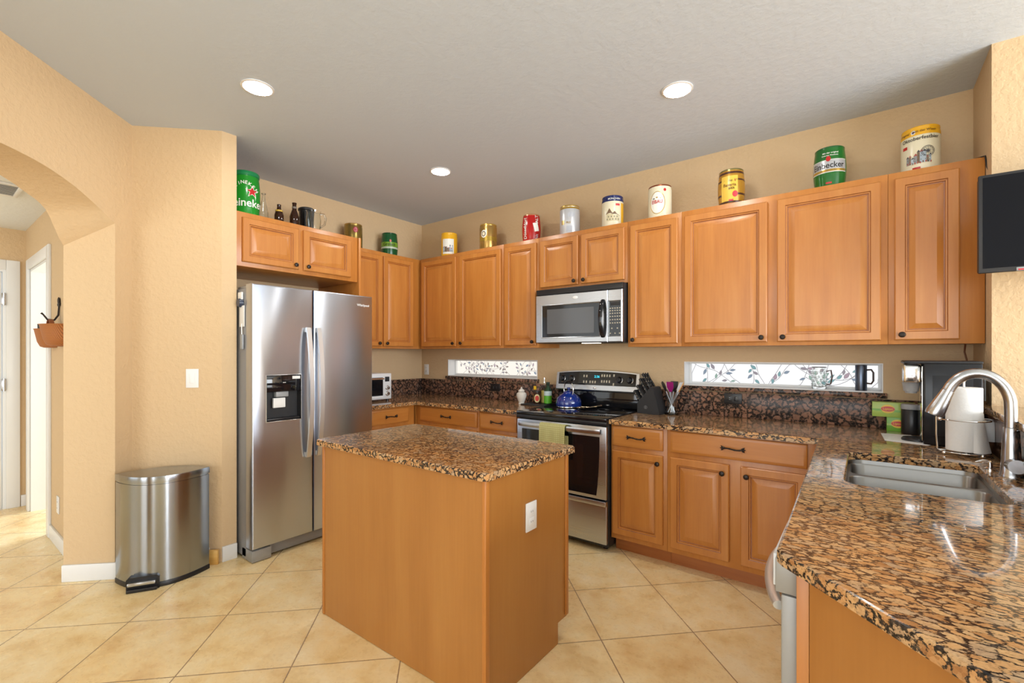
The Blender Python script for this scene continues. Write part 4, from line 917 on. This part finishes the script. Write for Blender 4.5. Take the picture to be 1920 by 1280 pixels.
b = B(); b.tube([(-0.046+0.092*i/10, 0, 0.195+0.014*math.sin(PI*i/10)) for i in range(11)], 0.010, 12); b.build('grip', M['black'], t)
t = thing('spoon_rest', 'brushed metal spoon rest lying on the black cooktop behind the island', 'spoon rest', (2.265, -0.27, 0.9215), math.radians(35))
b = B(); R = []
for i in range(21):
    u = i/20; x = -0.10+0.20*u; w = (0.034*math.sin(PI*min(1, u/0.52))**0.6 if u < 0.5 else 0.009+0.013*math.sin(PI*(u-0.5)/0.5)) + 0.004; dp = 0.012 if u < .5 else 0.004; z = 0.004+0.03*max(0, u-.5)
    R.append([(x, w*math.cos(PI+PI*j/8), z+0.012-dp*math.sin(PI*j/8)) for j in range(9)]+[(x, w*math.cos(PI*j/8)*.94, z+0.0135-dp*math.sin(PI*j/8)*.9) for j in range(9)])
b.rings(R); b.build('bowl', mat('champagne_metal', (0.72, 0.6, 0.45), 0.25, 1.0), t)
# towel over the oven handle
t = thing('dish_towel', 'pale yellow-green checked dish towel hanging over the oven handle', 'dish towel', (2.206, 0, 0))
tm = mat('checked_cotton', s2l((206, 200, 140)), 0.9); nn = N(tm)
wv = []
for ax in (0, 2):
    w = nn.new('ShaderNodeTexWave', _Scale=22.0, _Distortion=0.0, bands_direction='X' if ax == 0 else 'Z'); nn.ln(nn.coord(), w.inputs['Vector']); wv.append(nn.ramp(w.outputs['Fac'], [(0.72, (0, 0, 0)), (0.9, (1, 1, 1))]))
mxx = nn.mix(1.0, wv[0], wv[1], 'LIGHTEN'); nn.base(nn.mix(mxx, s2l((208, 204, 146)), s2l((182, 176, 112)))); nn.bump(mxx, 0.4, 0.003)
b = B(); path = [(-0.6775, 0.66), (-0.678, 0.74), (-0.680, 0.80), (-0.684, 0.850), (-0.700, 0.8535), (-0.722, 0.8515), (-0.729, 0.835), (-0.731, 0.80), (-0.733, 0.72), (-0.736, 0.64), (-0.738, 0.585)]
R = []
for y, z in path:
    r = []
    for j in range(21):
        x = -0.108+0.216*j/20; wv_ = 0.0035*math.sin(j*0.9)*(1 if y < -0.71 else 0.0)*min(1, (0.86-z)*6); r.append((x, y+wv_, z))
    R.append(r)
R2 = [[(x, y-0.0028 if y < -0.70 else y, z+(0.003 if z > .848 else 0)) for x, y, z in r] for r in R]
for A in (R, R2): b.rings(A, closed=False, cap0=False, cap1=False)
for j in (0, 20):
    for i in range(len(R)-1): b.face([R[i][j], R[i+1][j], R2[i+1][j], R2[i][j]])
for j in range(20): b.face([R[-1][j], R[-1][j+1], R2[-1][j+1], R2[-1][j]])
bmesh.ops.remove_doubles(b.bm, verts=b.bm.verts, dist=0.0001); b.build('cloth', tm, t, smooth=60)
# left of the range: tray with bottles, ginger jar
t = thing('serving_tray', 'flat black tray under the bottles left of the range', 'tray', (1.715, -0.16, CT+0.0003))
b = B(); b.box(-0.122, 0.122, -0.115, 0.115, 0, 0.010, 0.003); b.build('tray_plate', M['blacksoft'], t)
def bottle(name, label, cat, loc, prof, mt, bands=(), capm=None, capprof=None, rz=0.0, group=None):
    t = thing(name, label, cat, loc, rz, group)
    b = B(); b.lathe(prof, n=28); b.build('bottle_body', mt, t)
    for r, z0, z1, lm in bands:
        b = B(); b.lathe([(r, z0), (r+0.0004, z0), (r+0.0004, z1), (r, z1)], n=28, cap0=False, cap1=False); b.build('paper_label', lm, t)
    if capprof: b = B(); b.lathe(capprof, n=20); b.build('bottle_cap', capm, t)
    return t
TZ = CT+0.0108
bottle('sauce_bottle', 'small dark sauce bottle with yellow cap on the black tray', 'bottle', (1.665, -0.155, TZ), [(0.016, 0), (0.017, 0.003), (0.017, 0.09), (0.008, 0.115), (0.008, 0.135)], M['brownglass'], [(0.0172, 0.02, 0.08, paint('amber_label', (150, 100, 40)))], paint('yellow_cap', (238, 186, 20)), [(0.0125, 0.118), (0.0135, 0.122), (0.0135, 0.146), (0.010, 0.15), (0.001, 0.15)])
t = bottle('spice_tin', 'round jar with red and cream label on the black tray', 'jar', (1.708, -0.185, TZ), [(0.030, 0), (0.031, 0.003), (0.031, 0.085), (0.022, 0.098), (0.022, 0.10)], M['brownglass'], (), M['black'], [(0.023, 0.101), (0.023, 0.112), (0.001, 0.113)], rz=math.atan2(-3.4, 2.3))
b = B(); wrap_shape(b, ell(0.028, 0.036), 0.031, 0, 0.047, 0, 0.0004); wrap_shape(b, ell(0.018, 0.024), 0.031, 0, 0.047, 1, 0.0009); b.build('round_label', [paint('cream_label', (226, 206, 150)), paint('red_label', (200, 50, 40))], t)
bottle('oil_bottle', 'tall clear cooking oil bottle with pour spout on the tray', 'bottle', (1.738, -0.115, TZ), [(0.026, 0), (0.028, 0.004), (0.028, 0.115), (0.012, 0.145), (0.011, 0.175), (0.013, 0.178)], M['glass'], [(0.0282, 0.004, 0.110, paint('oil_label', (214, 196, 110)))], M['chrome'], [(0.010, 0.179), (0.009, 0.19), (0.0055, 0.20), (0.005, 0.225), (0.001, 0.226)])
t = bottle('olive_oil_bottle', 'green olive oil bottle with pale label beside the blue kettle', 'bottle', (1.802, -0.155, TZ), [(0.032, 0), (0.034, 0.004), (0.034, 0.120), (0.014, 0.148), (0.013, 0.165)], M['greenglass'], [(0.0342, 0.006, 0.072, paint('lime_label', (96, 184, 44))), (0.0342, 0.073, 0.112, paint('pale_label', (196, 214, 214)))], paint('dark_green_cap', (18, 46, 30)), [(0.0155, 0.160), (0.0165, 0.163), (0.0165, 0.190), (0.001, 0.191)])
t = thing('ginger_jar', 'small white lidded ginger jar at the left edge of the range', 'jar', (1.575, -0.235, CT))
cw = mat('white_ceramic', s2l((216, 210, 200)), 0.35)
b = B(); b.lathe([(0.026, 0), (0.028, 0.006), (0.024, 0.014), (0.036, 0.045), (0.046, 0.075), (0.044, 0.095), (0.028, 0.108), (0.022, 0.112)], n=32); b.build('body', cw, t)
b = B(); b.lathe([(0.026, 0.1125), (0.030, 0.115), (0.024, 0.128), (0.010, 0.136), (0.006, 0.142), (0.009, 0.148), (0.001, 0.155)], n=28); b.build('lid', cw, t)
# toaster oven
t = thing('toaster_oven', 'silver toaster oven on the left worktop beside the refrigerator', 'toaster oven', (0.05, -0.935, CT), PI/2)
b = B(); b.box(-0.21, 0.21, -0.335, -0.01, 0.018, 0.262, 0.006); b.build('housing', M['whitemetal'], t)
b = B(); b.rings([[(x, y, z) for x, z in ((-0.195, 0.055), (0.105, 0.055), (0.105, 0.225), (-0.195, 0.225))] for y in (-0.3352, -0.345)]); dd = b.build('glass_door', M['blackglass'], t, smooth=0)
b = B(); b.tube([(-0.19, -0.345, 0.212), (-0.185, -0.372, 0.214), (0.095, -0.372, 0.214), (0.10, -0.345, 0.212)], 0.008, 10); b.build('door_handle', M['chrome'], dd)
b = B(); b.box(-0.20, 0.11, -0.347, -0.336, 0.030, 0.053, 0.002); b.build('door_sill', M['whitemetal'], dd)
b = B(); b.box(0.135, 0.185, -0.3362, -0.3352, 0.185, 0.230); b.build('display', M['blackglass'], t)
for z in (0.125, 0.070):
    b = B(); b.lathe([(0.022, 0), (0.022, 0.006), (0.017, 0.010), (0.016, 0.022), (0.001, 0.023)], n=24); b.xf(Matrix.Translation((0.16, -0.3352, z)) @ Matrix.Rotation(PI/2, 4, 'X')); b.build('knob', M['chrome'], t)
for x in (-0.18, 0.18):
    for y in (-0.31, -0.04):
        b = B(); b.cyl((x, y, 0), (x, y, 0.018), 0.014); b.build('foot', M['black'], t)

# ------------------------------------------------------------------ trash can
A_, B_ = Vector((0.452, -2.798)), Vector((0.690, -2.388))
mid = (A_+B_)/2; wv = (B_-A_); W_ = wv.length
t = thing('trash_can', 'stainless step trash can with curved front against the tan wall', 'trash can', (mid.x, mid.y, 0), math.atan2(wv.y, wv.x))
def lens(k, n=28, back=0.110, front=0.165):
    p = []; h = W_/2*k
    for i in range(n): 
        u = i/n; x = -h+2*h*u; p.append((x, -front*k*max(0, 1-(abs(x)/h)**2.1)))
    for i in range(n):
        u = i/n; x = h-2*h*u; p.append((x, back*k*max(0, 1-(abs(x)/h)**2.1)))
    return p
def lring(k, z): return [(x, y, z) for x, y in lens(k)]
b = B(); b.rings([lring(1.0, 0.030), lring(1.0, 0.598)]); b.build('body', M['steel_can'], t, smooth=50)
b = B(); b.rings([lring(1.012, 0.0), lring(1.015, 0.006), lring(1.015, 0.026), lring(1.0, 0.0295)]); b.build('base_ring', M['black'], t, smooth=50)
b = B(); b.rings([lring(0.985, 0.599), lring(0.985, 0.606), lring(1.012, 0.607), lring(1.015, 0.613), lring(1.012, 0.639), lring(1.004, 0.644), lring(0.992, 0.6455), lring(0.975, 0.6458), lring(0.1, 0.6475)]); b.build('lid', M['steel_can'], t, smooth=35)
b = B(); px_ = -0.055; b.xf(Matrix.Identity(4))
b.rings([[(x, y, z) for x, z in ((px_-0.078, 0.0005), (px_+0.078, 0.0005), (px_+0.078, 0.070), (px_+0.066, 0.080), (px_-0.066, 0.080), (px_-0.078, 0.070))] for y in (-0.135, -0.178)]); b.build('pedal_housing', M['black'], t)
b = B(); b.box(px_-0.066, px_+0.066, -0.205, -0.150, 0.040, 0.058, 0.004); b.build('pedal', M['steel_h'], t)
b = B(); b.box(px_-0.072, px_+0.072, -0.200, -0.178, 0.001, 0.020, 0.003); b.build('pedal_base', M['black'], t)

# wood block, hall basket and hooks
b = B(); b.box(-0.045, 0.045, -0.022, 0, 0, 0.092, 0.002); o = b.build('wood_block', M['pine']); o.location = (0.632, -2.352, 0); o.rotation_euler = (0, 0, PI/4); tag(o, 'short pine block standing against the wall beside the trash can', 'wood block')
wick = mat('wicker', s2l((176, 108, 52)), 0.6); nn = N(wick); w1 = nn.new('ShaderNodeTexWave', _Scale=55.0, bands_direction='Z'); w2 = nn.new('ShaderNodeTexWave', _Scale=46.0, bands_direction='X')
nn.ln(nn.coord(), w1.inputs['Vector']); nn.ln(nn.coord(), w2.inputs['Vector']); cc = nn.mix(0.5, w1.outputs['Color'], w2.outputs['Color']); nn.base(nn.ramp(cc, [(0.2, s2l((120, 66, 28))), (0.6, s2l((190, 120, 62)))])); nn.bump(cc, 0.35, 0.003)
def basket(label, x, y, z, s):
    t = thing('wall_basket', label, 'basket', (x, y, z))
    b = B(); R = []
    for r, h in ((0.55, 0), (0.75, 0.01), (0.9, 0.05), (0.98, 0.10), (1.06, 0.15), (1.1, 0.155), (1.02, 0.152), (0.93, 0.10), (0.8, 0.03), (0.5, 0.015)):
        R.append([(0.17*s*r*math.cos(PI+PI*j/20), 0.115*s*r*math.sin(PI+PI*j/20), h*s) for j in range(21)])
    b.rings(R); b.build('woven_bowl', wick, t, smooth=50); return t
basket('left wicker wall basket in the hall holding a black handle', -0.66, HY-.002, 1.405, 0.86)
basket('right wicker wall basket in the hall, nearest the arch jamb', -0.36, HY-.002, 1.412, 0.95)
t = thing('coat_hook', 'dark iron leaf-topped hook on the hall wall above the baskets', 'hook', (-0.47, HY, 1.60))
b = B(); b.tube([(0, -0.006, 0.10), (0.0, -0.010, 0.03), (0, -0.03, -0.005), (0, -0.065, -0.002), (0, -0.085, 0.03), (0, -0.095, 0.04)], [0.005, 0.006, 0.006, 0.006, 0.005, 0.007], 10); b.build('hook_arm', M['bronze'], t)
b = B(); b.sphere((0, -0.008, 0.13), 0.022, (.9, .35, 1.2), 12); b.sphere((-0.018, -0.008, 0.105), 0.014, (1, .4, 1), 12); b.sphere((0.018, -0.008, 0.105), 0.014, (1, .4, 1), 12); b.build('leaf_finial', M['bronze'], t)
t = thing('leather_strap', 'brown leather strap looped over the hall hook into the basket', 'strap', (-0.47, HY-0.05, 1.45))
b = B(); R = []
for i in range(17):
    u = i/16; x = -0.14+0.28*u; z = 0.150*math.sin(PI*u)**0.8
    R.append([(x, -0.012, z), (x, 0.012, z), (x*.93, 0.012, z-.004), (x*.93, -0.012, z-.004)])
b.rings(R); b.build('strap_band', paint('leather', (142, 78, 44), 0.5), t)
t = thing('brush_handle', 'black ribbed handle sticking out of the left hall basket', 'brush', (-0.72, HY-0.055, 1.46))
b = B(); b.tube([(0, 0, -0.02), (-0.01, 0, 0.05), (-0.018, 0, 0.115)], [0.020, 0.024, 0.026], 16); b.build('grip', M['black'], t)

# ------------------------------------------------------------------ party kegs, bottles and jugs on top of the cabinets
KZ0 = UZ1+0.0008
def keg(label, x, y, turn, base, profile='can', r=0.083, h=0.246, rim=None, bands=(), rough=0.22, metal=0.0, top=None, z=KZ0):
    ang = math.atan2(-3.56-y, 3.999-x)+turn
    t = thing('party_keg', label, 'beer keg', (x, y, z), ang, 'beer kegs on the cabinets')
    if profile == 'can': pr = [(r*.93, 0), (r*.97, .004), (r*.97, .012), (r*.955, .016), (r, .030), (r, h-.030), (r*.955, h-.016), (r*.97, h-.012), (r*.97, h-.003), (r*.93, h), (r*.90, h-.008), (.001, h-.010)]
    else:
        pr = [(r*.86, 0), (r*.90, .004), (r*.90, .012)]+[(r*(0.90+0.10*math.sin(PI*i/10)), .016+(h-.032)*i/10) for i in range(11)]+[(r*.90, h-.012), (r*.90, h-.003), (r*.86, h), (r*.83, h-.008), (.001, h-.010)]
    def Rz(zz):
        for (r0, z0), (r1, z1) in zip(pr, pr[1:]):
            if z0 <= zz <= z1 and z1 > z0: return r0+(r1-r0)*(zz-z0)/(z1-z0)
        return r
    b = B(); b.lathe(pr[:-4], n=48, cap1=False); b.build('keg_body', base, t)
    b = B(); b.lathe(pr[-5:], n=48, cap0=False); b.build('top_rim', rim or base, t)
    for z0, z1, m_ in bands:
        b = B(); k = 8; b.lathe([(Rz(z0+(z1-z0)*i/k)+.0005, z0+(z1-z0)*i/k) for i in range(k+1)], n=48, cap0=False, cap1=False); b.build('printed_band', m_, t)
    return t, Rz
def deco(t, Rz, shapes, mats_, name='emblem'):
    b = B()
    for pts, ang, z, mi, off in shapes: wrap_shape(b, pts, Rz, ang, z, mi, off)
    b.build(name, mats_, t, smooth=60)
pw, pk, pr_, pgold = paint('print_white', (236, 236, 228)), paint('print_black', (30, 30, 32)), paint('print_red', (190, 32, 34)), mat('print_gold', s2l((196, 160, 74)), 0.28, 0.6)
cream = paint('keg_cream', (232, 224, 196), 0.25)
gold = mat('keg_gold', s2l((186, 150, 84)), 0.25, 0.75); gold2 = mat('keg_old_gold', s2l((150, 126, 66)), 0.25, 0.7)
# on the refrigerator cabinet
t, Rz = keg('big bright green keg with red star on the refrigerator cabinet, cut off by the wall', 0.50, -2.085, 0.0, paint('keg_bright_green', (26, 138, 38), 0.18), 'barrel', 0.088, 0.285, paint('green_cap', (20, 110, 70), 0.2))
deco(t, Rz, [(star(0.046), 0.42, 0.160, 0, .0008), (star(0.038), 0.42, 0.160, 1, .0014)], [pw, pr_])
wrap_text('Heineken', 0.076, Rz, 0.0, 0.078, pw, t, sx=.95)
for i, c_ in enumerate('HEINEKEN'):
    a = (i-3.5)*0.26; wrap_text(c_, 0.034, Rz, -0.15+a*1.0, 0.145+0.075*math.cos(a*1.3), pw, t, tilt=-a*.9)
b = B(); b.lathe([(0.0795, 0.276), (0.083, 0.280), (0.083, 0.300), (0.079, 0.306), (0.068, 0.306), (0.068, 0.276)], n=40, cap0=False, cap1=False); b.build('carry_ring', paint('green_ring', (24, 128, 74), 0.3), t)
bp_ = [(0.028, 0), (0.030, 0.004), (0.030, 0.105), (0.024, 0.130), (0.0135, 0.165), (0.0125, 0.205), (0.0145, 0.207), (0.0145, 0.216), (0.012, 0.217)]
bottle('glass_bottle', 'clear glass bottle on the refrigerator cabinet beside the big green keg', 'bottle', (0.42, -1.930, KZ0), [(0.030, 0), (0.031, 0.004), (0.031, 0.10), (0.024, 0.125), (0.013, 0.175), (0.012, 0.218), (0.0145, 0.220), (0.0145, 0.228), (0.010, 0.228), (0.0095, 0.175), (0.021, 0.125), (0.028, 0.10), (0.028, 0.006), (0.001, 0.005)], M['glass'])
bottle('beer_bottle', 'short brown beer bottle with yellow neck label on the refrigerator cabinet', 'bottle', (0.42, -1.815, KZ0), [(0.032, 0), (0.033, 0.004), (0.033, 0.090), (0.026, 0.116), (0.015, 0.140), (0.013, 0.160), (0.0145, 0.163), (0.0145, 0.172), (0.011, 0.174)], M['brownglass'], [(0.0262, 0.116, 0.128, paint('yellow_neck', (206, 170, 60)))])
bottle('beer_bottle', 'taller brown beer bottle on the refrigerator cabinet beside the black jug', 'bottle', (0.42, -1.695, KZ0), [(r_*1.15, z_) for r_, z_ in bp_], M['brownglass'], [(0.0172, 0.170, 0.185, paint('silver_neck', (120, 110, 100)))])
t = thing('pitcher', 'black jug with flat lid on the refrigerator cabinet behind the glass pitcher', 'jug', (0.33, -1.545, KZ0))
b = B(); b.lathe([(0.050, 0), (0.052, 0.004), (0.060, 0.20)], n=32); b.build('jug_body', mat('dark_glass', (0.02, 0.02, 0.022), 0.08), t)
b = B(); b.lathe([(0.062, 0.2005), (0.066, 0.205), (0.066, 0.218), (0.055, 0.226), (0.001, 0.230)], n=32); b.build('lid', M['black'], t)
t = thing('pitcher', 'clear glass pitcher with handle on the refrigerator cabinet', 'jug', (0.50, -1.580, KZ0), math.radians(75))
b = B(); b.lathe([(0.044, 0), (0.048, 0.004), (0.056, 0.09), (0.050, 0.145), (0.056, 0.165), (0.054, 0.166), (0.048, 0.145), (0.053, 0.09), (0.045, 0.010), (0.001, 0.008)], n=32); b.build('glass_body', M['glass'], t)
b = B(); b.tube([(0.050, 0, 0.150), (0.078, 0, 0.155), (0.094, 0, 0.125), (0.085, 0, 0.07), (0.054, 0, 0.045)], 0.007, 10); b.build('handle', M['glass'], t)
# on the left wall cabinets
t, Rz = keg('dull gold keg with red round seal behind the right end of the refrigerator cabinet', 0.15, -0.985, 0, gold2, 'can', rim=gold)
deco(t, Rz, [(ell(0.024, 0.027), 0.25, 0.185, 0, .0008), (ell(0.017, 0.019), 0.25, 0.185, 1, .0013), (ell(0.012, 0.013), 0.25, 0.185, 2, .0018)], [paint('seal_red', (150, 20, 36)), paint('seal_pink', (210, 120, 130)), paint('seal_red2', (170, 40, 60))])
t, Rz = keg('dark green keg with lime band on the left wall cabinet near the corner', 0.15, -0.565, 0, paint('keg_dark_green', (22, 84, 44), 0.2), 'barrel', rim=paint('keg_dark_green_rim', (20, 70, 40), 0.2), bands=[(0.105, 0.150, paint('lime_band', (116, 158, 44))), (0.085, 0.103, paint('pale_band', (190, 200, 180)))])
wrap_text('Grolsch', 0.040, Rz, 0.0, 0.125, pk, t); deco(t, Rz, [(ell(0.010, 0.014), 0.12, 0.162, 0, .0008)], [paint('red_dot', (200, 110, 100))])
# along the back wall
def scene(t, Rz, ang, z0, wheel=False, seed=1):
    rn = random.Random(seed); sh = []; pal = [paint('scene_grey', (150, 150, 152)), paint('scene_blue', (170, 184, 196)), paint('scene_brown', (120, 100, 80)), paint('scene_red', (176, 92, 80)), paint('scene_dark', (70, 70, 74))]
    for i in range(9):
        w = rn.uniform(.008, .016); hh = rn.uniform(.025, .062); a = ang-0.62+i*0.145
        sh.append((rect(w, hh), a, z0+hh/2, rn.randrange(3), .0011+.00005*i))
        sh.append(([(-w*.6, 0), (w*.6, 0), (0, w*.9)], a, z0+hh, 3 if i % 2 else 4, .0013))
        for k_ in range(2): sh.append((rect(0.003, 0.005, 2), a+rn.uniform(-.05, .05), z0+hh*(.3+.35*k_), 4, .0016))
    for i in range(10): sh.append((ell(.003, .006, 8), ang-0.6+i*0.13, z0+rn.uniform(.0, .010), rn.choice((3, 4, 2)), .0018))
    if wheel:
        for k_ in range(12):
            a2 = 2*PI*k_/12; sh.append(([(0.002*math.cos(a2+1.57), 0.002*math.sin(a2+1.57)), (0.026*math.cos(a2), 0.026*math.sin(a2)), (0.002*math.cos(a2-1.57), 0.002*math.sin(a2-1.57))], ang+0.42, z0+.058, 4, .0021))
    deco(t, Rz, sh, pal, 'printed_scene')
    if wheel:
        b = B()
        for r0 in (0.029, 0.024):
            R = []
            for rr in (r0, r0-.0022): R.append([tuple((lambda R_, a_: (R_*math.cos(a_), R_*math.sin(a_), z0+.058+rr*math.sin(2*PI*j/32)))(Rz(z0+.058)+.0022, ang+0.42+rr*math.cos(2*PI*j/32)/Rz(z0+.058))) for j in range(32)])
            b.rings(R, cap0=False, cap1=False)
        b.build('printed_wheel', pal[4], t, smooth=0)
KY = -0.195
yel = paint('keg_yellow', (236, 178, 38), 0.2)
def kx(xc, y=KY): return xc
t, Rz = keg('yellow keg with white printed scene, first on the back wall from the corner', 0.635, KY, 0, yel, 'can', rim=yel)
deco(t, Rz, [(rect(0.120, 0.150), -0.15, 0.105, 0, .0006)], [pw], 'label_panel'); scene(t, Rz, -0.15, 0.05, seed=3)
t, Rz = keg('shiny gold keg with round white emblem, second on the back wall from the corner', 1.155, KY, 0, gold, 'can', rim=pgold, bands=[(0.085, 0.125, mat('keg_gold_band', s2l((176, 146, 60)), 0.3, 0.6))])
deco(t, Rz, [(ell(0.030, 0.036), -0.55, 0.150, 0, .0010), (ell(0.022, 0.026), -0.55, 0.150, 1, .0015), (ell(0.013, 0.016), -0.55, 0.150, 2, .0020)], [pw, paint('emblem_grey', (120, 110, 90)), cream])
t, Rz = keg('red barrel keg with white vertical lettering and white tag', 1.655, KY, 0, paint('keg_red', (176, 26, 24), 0.16), 'barrel', rim=mat('red_keg_rim', s2l((190, 130, 90)), 0.3, 0.5))
wrap_text('D\u00fcsseldorf', 0.042, Rz, -0.72, 0.120, pw, t, vert=True); wrap_text('ALT', 0.040, Rz, 0.62, 0.200, pw, t, vert=True); wrap_text('Alt', 0.040, Rz, 0.62, 0.045, paint('pale_print', (200, 190, 200)), t, vert=True)
deco(t, Rz, [([(x*.97-y*.25, x*.25+y*.97) for x, y in rect(0.046, 0.075)], 0.50, 0.130, 0, .0030)], [pw], 'white_tag')
sil = mat('keg_silver', s2l((206, 208, 212)), 0.3, 0.35)
t, Rz = keg('pale silver keg with gold rim above the microwave cabinet', 2.045, KY, 0, sil, 'can', rim=pgold, bands=[(0.216, 0.232, pgold)])
deco(t, Rz, [(rect(0.030, 0.035), -0.75, 0.105, 0, .0009), (rect(0.050, 0.05), -0.05, 0.05, 1, .0009), (ell(.03, .02), 0.1, 0.165, 1, .0009)], [mat('gold_print', s2l((200, 170, 110)), 0.3, 0.4), paint('silver_shade', (186, 190, 198))])
wrap_text('PILS', 0.022, Rz, -0.15, 0.10, pgold, t)
navy = paint('keg_navy', (30, 40, 96), 0.18)
t, Rz = keg('cream keg with navy blue top band and printed house', 2.43, KY, 0, cream, 'can', rim=navy, bands=[(0.200, 0.236, navy)])
deco(t, Rz, [(rect(0.05, 0.246-.09), 1.15, 0.11, 0, .0009)], [yel], 'side_stripe')
deco(t, Rz, [(rect(0.05, 0.055), -0.25, 0.075, 0, .0009), (rect(0.05, 0.045), 0.33, 0.07, 0, .00095), ([(-.03, 0), (.03, 0), (0, .045)], -0.30, 0.10, 1, .0012), ([(-.035, 0), (.035, -.012), (-.01, .024)], 0.30, 0.098, 1, .0012)]+[(rect(.006, .009, 2), -0.5+k_*.13, .06+.02*(k_ % 2), 2, .0016) for k_ in range(9)], [paint('house', (206, 196, 160)), paint('roof', (120, 96, 72)), paint('window_dark', (84, 84, 80))], 'printed_house')
deco(t, Rz, [(rect(0.034, 0.016), 0.48, 0.172, 0, .0012)], [paint('label_red', (206, 70, 76))]); wrap_text('M\u00dcNCHEN', 0.020, Rz, 0.15, 0.217, pw, t)
t, Rz = keg('ivory keg with white oval label and red lettering', 2.805, KY, 0, cream, 'can', rim=mat('copper_rim', s2l((140, 74, 44)), 0.3, 0.5))
deco(t, Rz, [(ell(0.056, 0.082), -0.22, 0.115, 0, .0007), (ell(0.051, 0.077), -0.22, 0.115, 1, .0012), (ell(0.010, 0.011), 0.42, 0.205, 2, .0009), (rect(.016, .006), -0.52, 0.145, 3, .0016), (ell(.007, .005), -0.25, .152, 4, .0016), (rect(.007, .007), 0.05, 0.146, 4, .0016)], [pgold, pw, pr_, pk, pgold])
wrap_text('EIBAU', 0.036, Rz, -0.24, 0.120, pr_, t, sx=.82)
t, Rz = keg('golden keg printed like a wooden barrel with brown hoops and yellow label', 3.290, KY, 0, mat('barrel_gold', s2l((186, 136, 48)), 0.22, 0.3), 'barrel', rim=mat('barrel_rim', s2l((130, 120, 70)), 0.3, 0.5), bands=[(0.212, 0.226, paint('hoop_brown', (74, 42, 24))), (0.165, 0.176, paint('hoop_brown2', (74, 42, 24))), (0.070, 0.082, paint('hoop_brown3', (74, 42, 24))), (0.020, 0.032, paint('hoop_brown4', (74, 42, 24)))])
deco(t, Rz, [(rect(0.105, 0.165), -0.15, 0.115, 0, .0011), (ell(.017, .020), 0.28, .075, 1, .0017), (rect(.006, .016), 0.28, .165, 1, .0017), (rect(.028, .010), -0.02, .037, 1, .0017)], [paint('label_gold', (228, 190, 76)), paint('crest_red', (206, 60, 70))])
wrap_text('Nr. 1', 0.020, Rz, 0.08, 0.163, paint('print_brown', (92, 64, 24)), t); wrap_text('Bavaria', 0.028, Rz, -0.12, 0.135, paint('print_brown2', (120, 80, 30)), t); wrap_text('BIER', 0.020, Rz, 0.02, 0.112, paint('print_brown3', (92, 64, 24)), t)
t, Rz = keg('deep green keg with silver banner and black lettering, second from the right', 3.835, KY, 0, paint('keg_green', (34, 104, 40), 0.16), 'barrel', rim=paint('keg_green_rim', (36, 92, 44), 0.2))
def banner(z, hh, bow, a0, a1, m_, off, nm):
    b = B(); R = []
    for i in range(31):
        a = a0+(a1-a0)*i/30; zz = z+bow*(a*a); R.append([((Rz(zz+hh*v)+off)*math.cos(a), (Rz(zz+hh*v)+off)*math.sin(a), zz+hh*v) for v in (-.5, -.17, .17, .5)])
    b.rings(R, closed=False, cap0=False, cap1=False); b.build(nm, m_, t, smooth=60)
banner(0.128, 0.070, 0.0, -1.3, 1.15, mat('banner_silver', s2l((190, 192, 196)), 0.3, 0.4), .0006, 'silver_banner'); banner(0.102, 0.013, 0.0, -1.25, 1.1, pgold, .0012, 'gold_stripe'); banner(0.164, 0.003, 0.0, -1.3, 1.15, pw, .0012, 'white_edge'); banner(0.092, 0.003, 0.0, -1.3, 1.15, pw, .0012, 'white_edge')
wrap_text('Einbecker', 0.048, Rz, -0.10, 0.131, pk, t, off=.0014, sx=.9); wrap_text('BRAUHERREN PILS', 0.010, Rz, -0.05, 0.102, paint('stripe_print', (120, 84, 30)), t, off=.0018)
wrap_text('Mit der original', 0.013, Rz, 0.05, 0.205, pw, t); wrap_text('Einbecker Braukunst', 0.010, Rz, 0.02, 0.190, pw, t); deco(t, Rz, [(ell(.012, .016), -0.08, .170, 0, .0020)], [pr_], 'crest'); deco(t, Rz, [(rect(.030, .010), -0.05, .030, 0, .0012)], [pr_], 'tap_mark')
t, Rz = keg('large white keg with yellow top band and ferris wheel picture, rightmost of the row', 4.245, KY, 0, cream, 'can', rim=yel, bands=[(0.196, 0.236, yel)])
wrap_text('Original', 0.017, Rz, -0.88, 0.214, paint('band_print', (120, 80, 20)), t); wrap_text('seit der Wiesn', 0.017, Rz, 0.22, 0.216, paint('band_print2', (120, 80, 20)), t)
deco(t, Rz, [(ell(.010, .011), -0.36, .214, 0, .0012), (ell(.006, .007), -0.36, .214, 1, .0018)], [pw, paint('emblem_blue', (80, 80, 120))])
wrap_text('Oktoberfestbier', 0.026, Rz, -0.02, 0.178, paint('dark_lettering', (60, 54, 50)), t); scene(t, Rz, -0.05, 0.045, True, 9)
deco(t, Rz, [(rect(.026, .016), -0.85, 0.142, 0, .0012)], [pr_], 'red_flag'); deco(t, Rz, [(rect(.034, .010), -0.20, .020, 0, .0024)], [pr_], 'tap_mark')
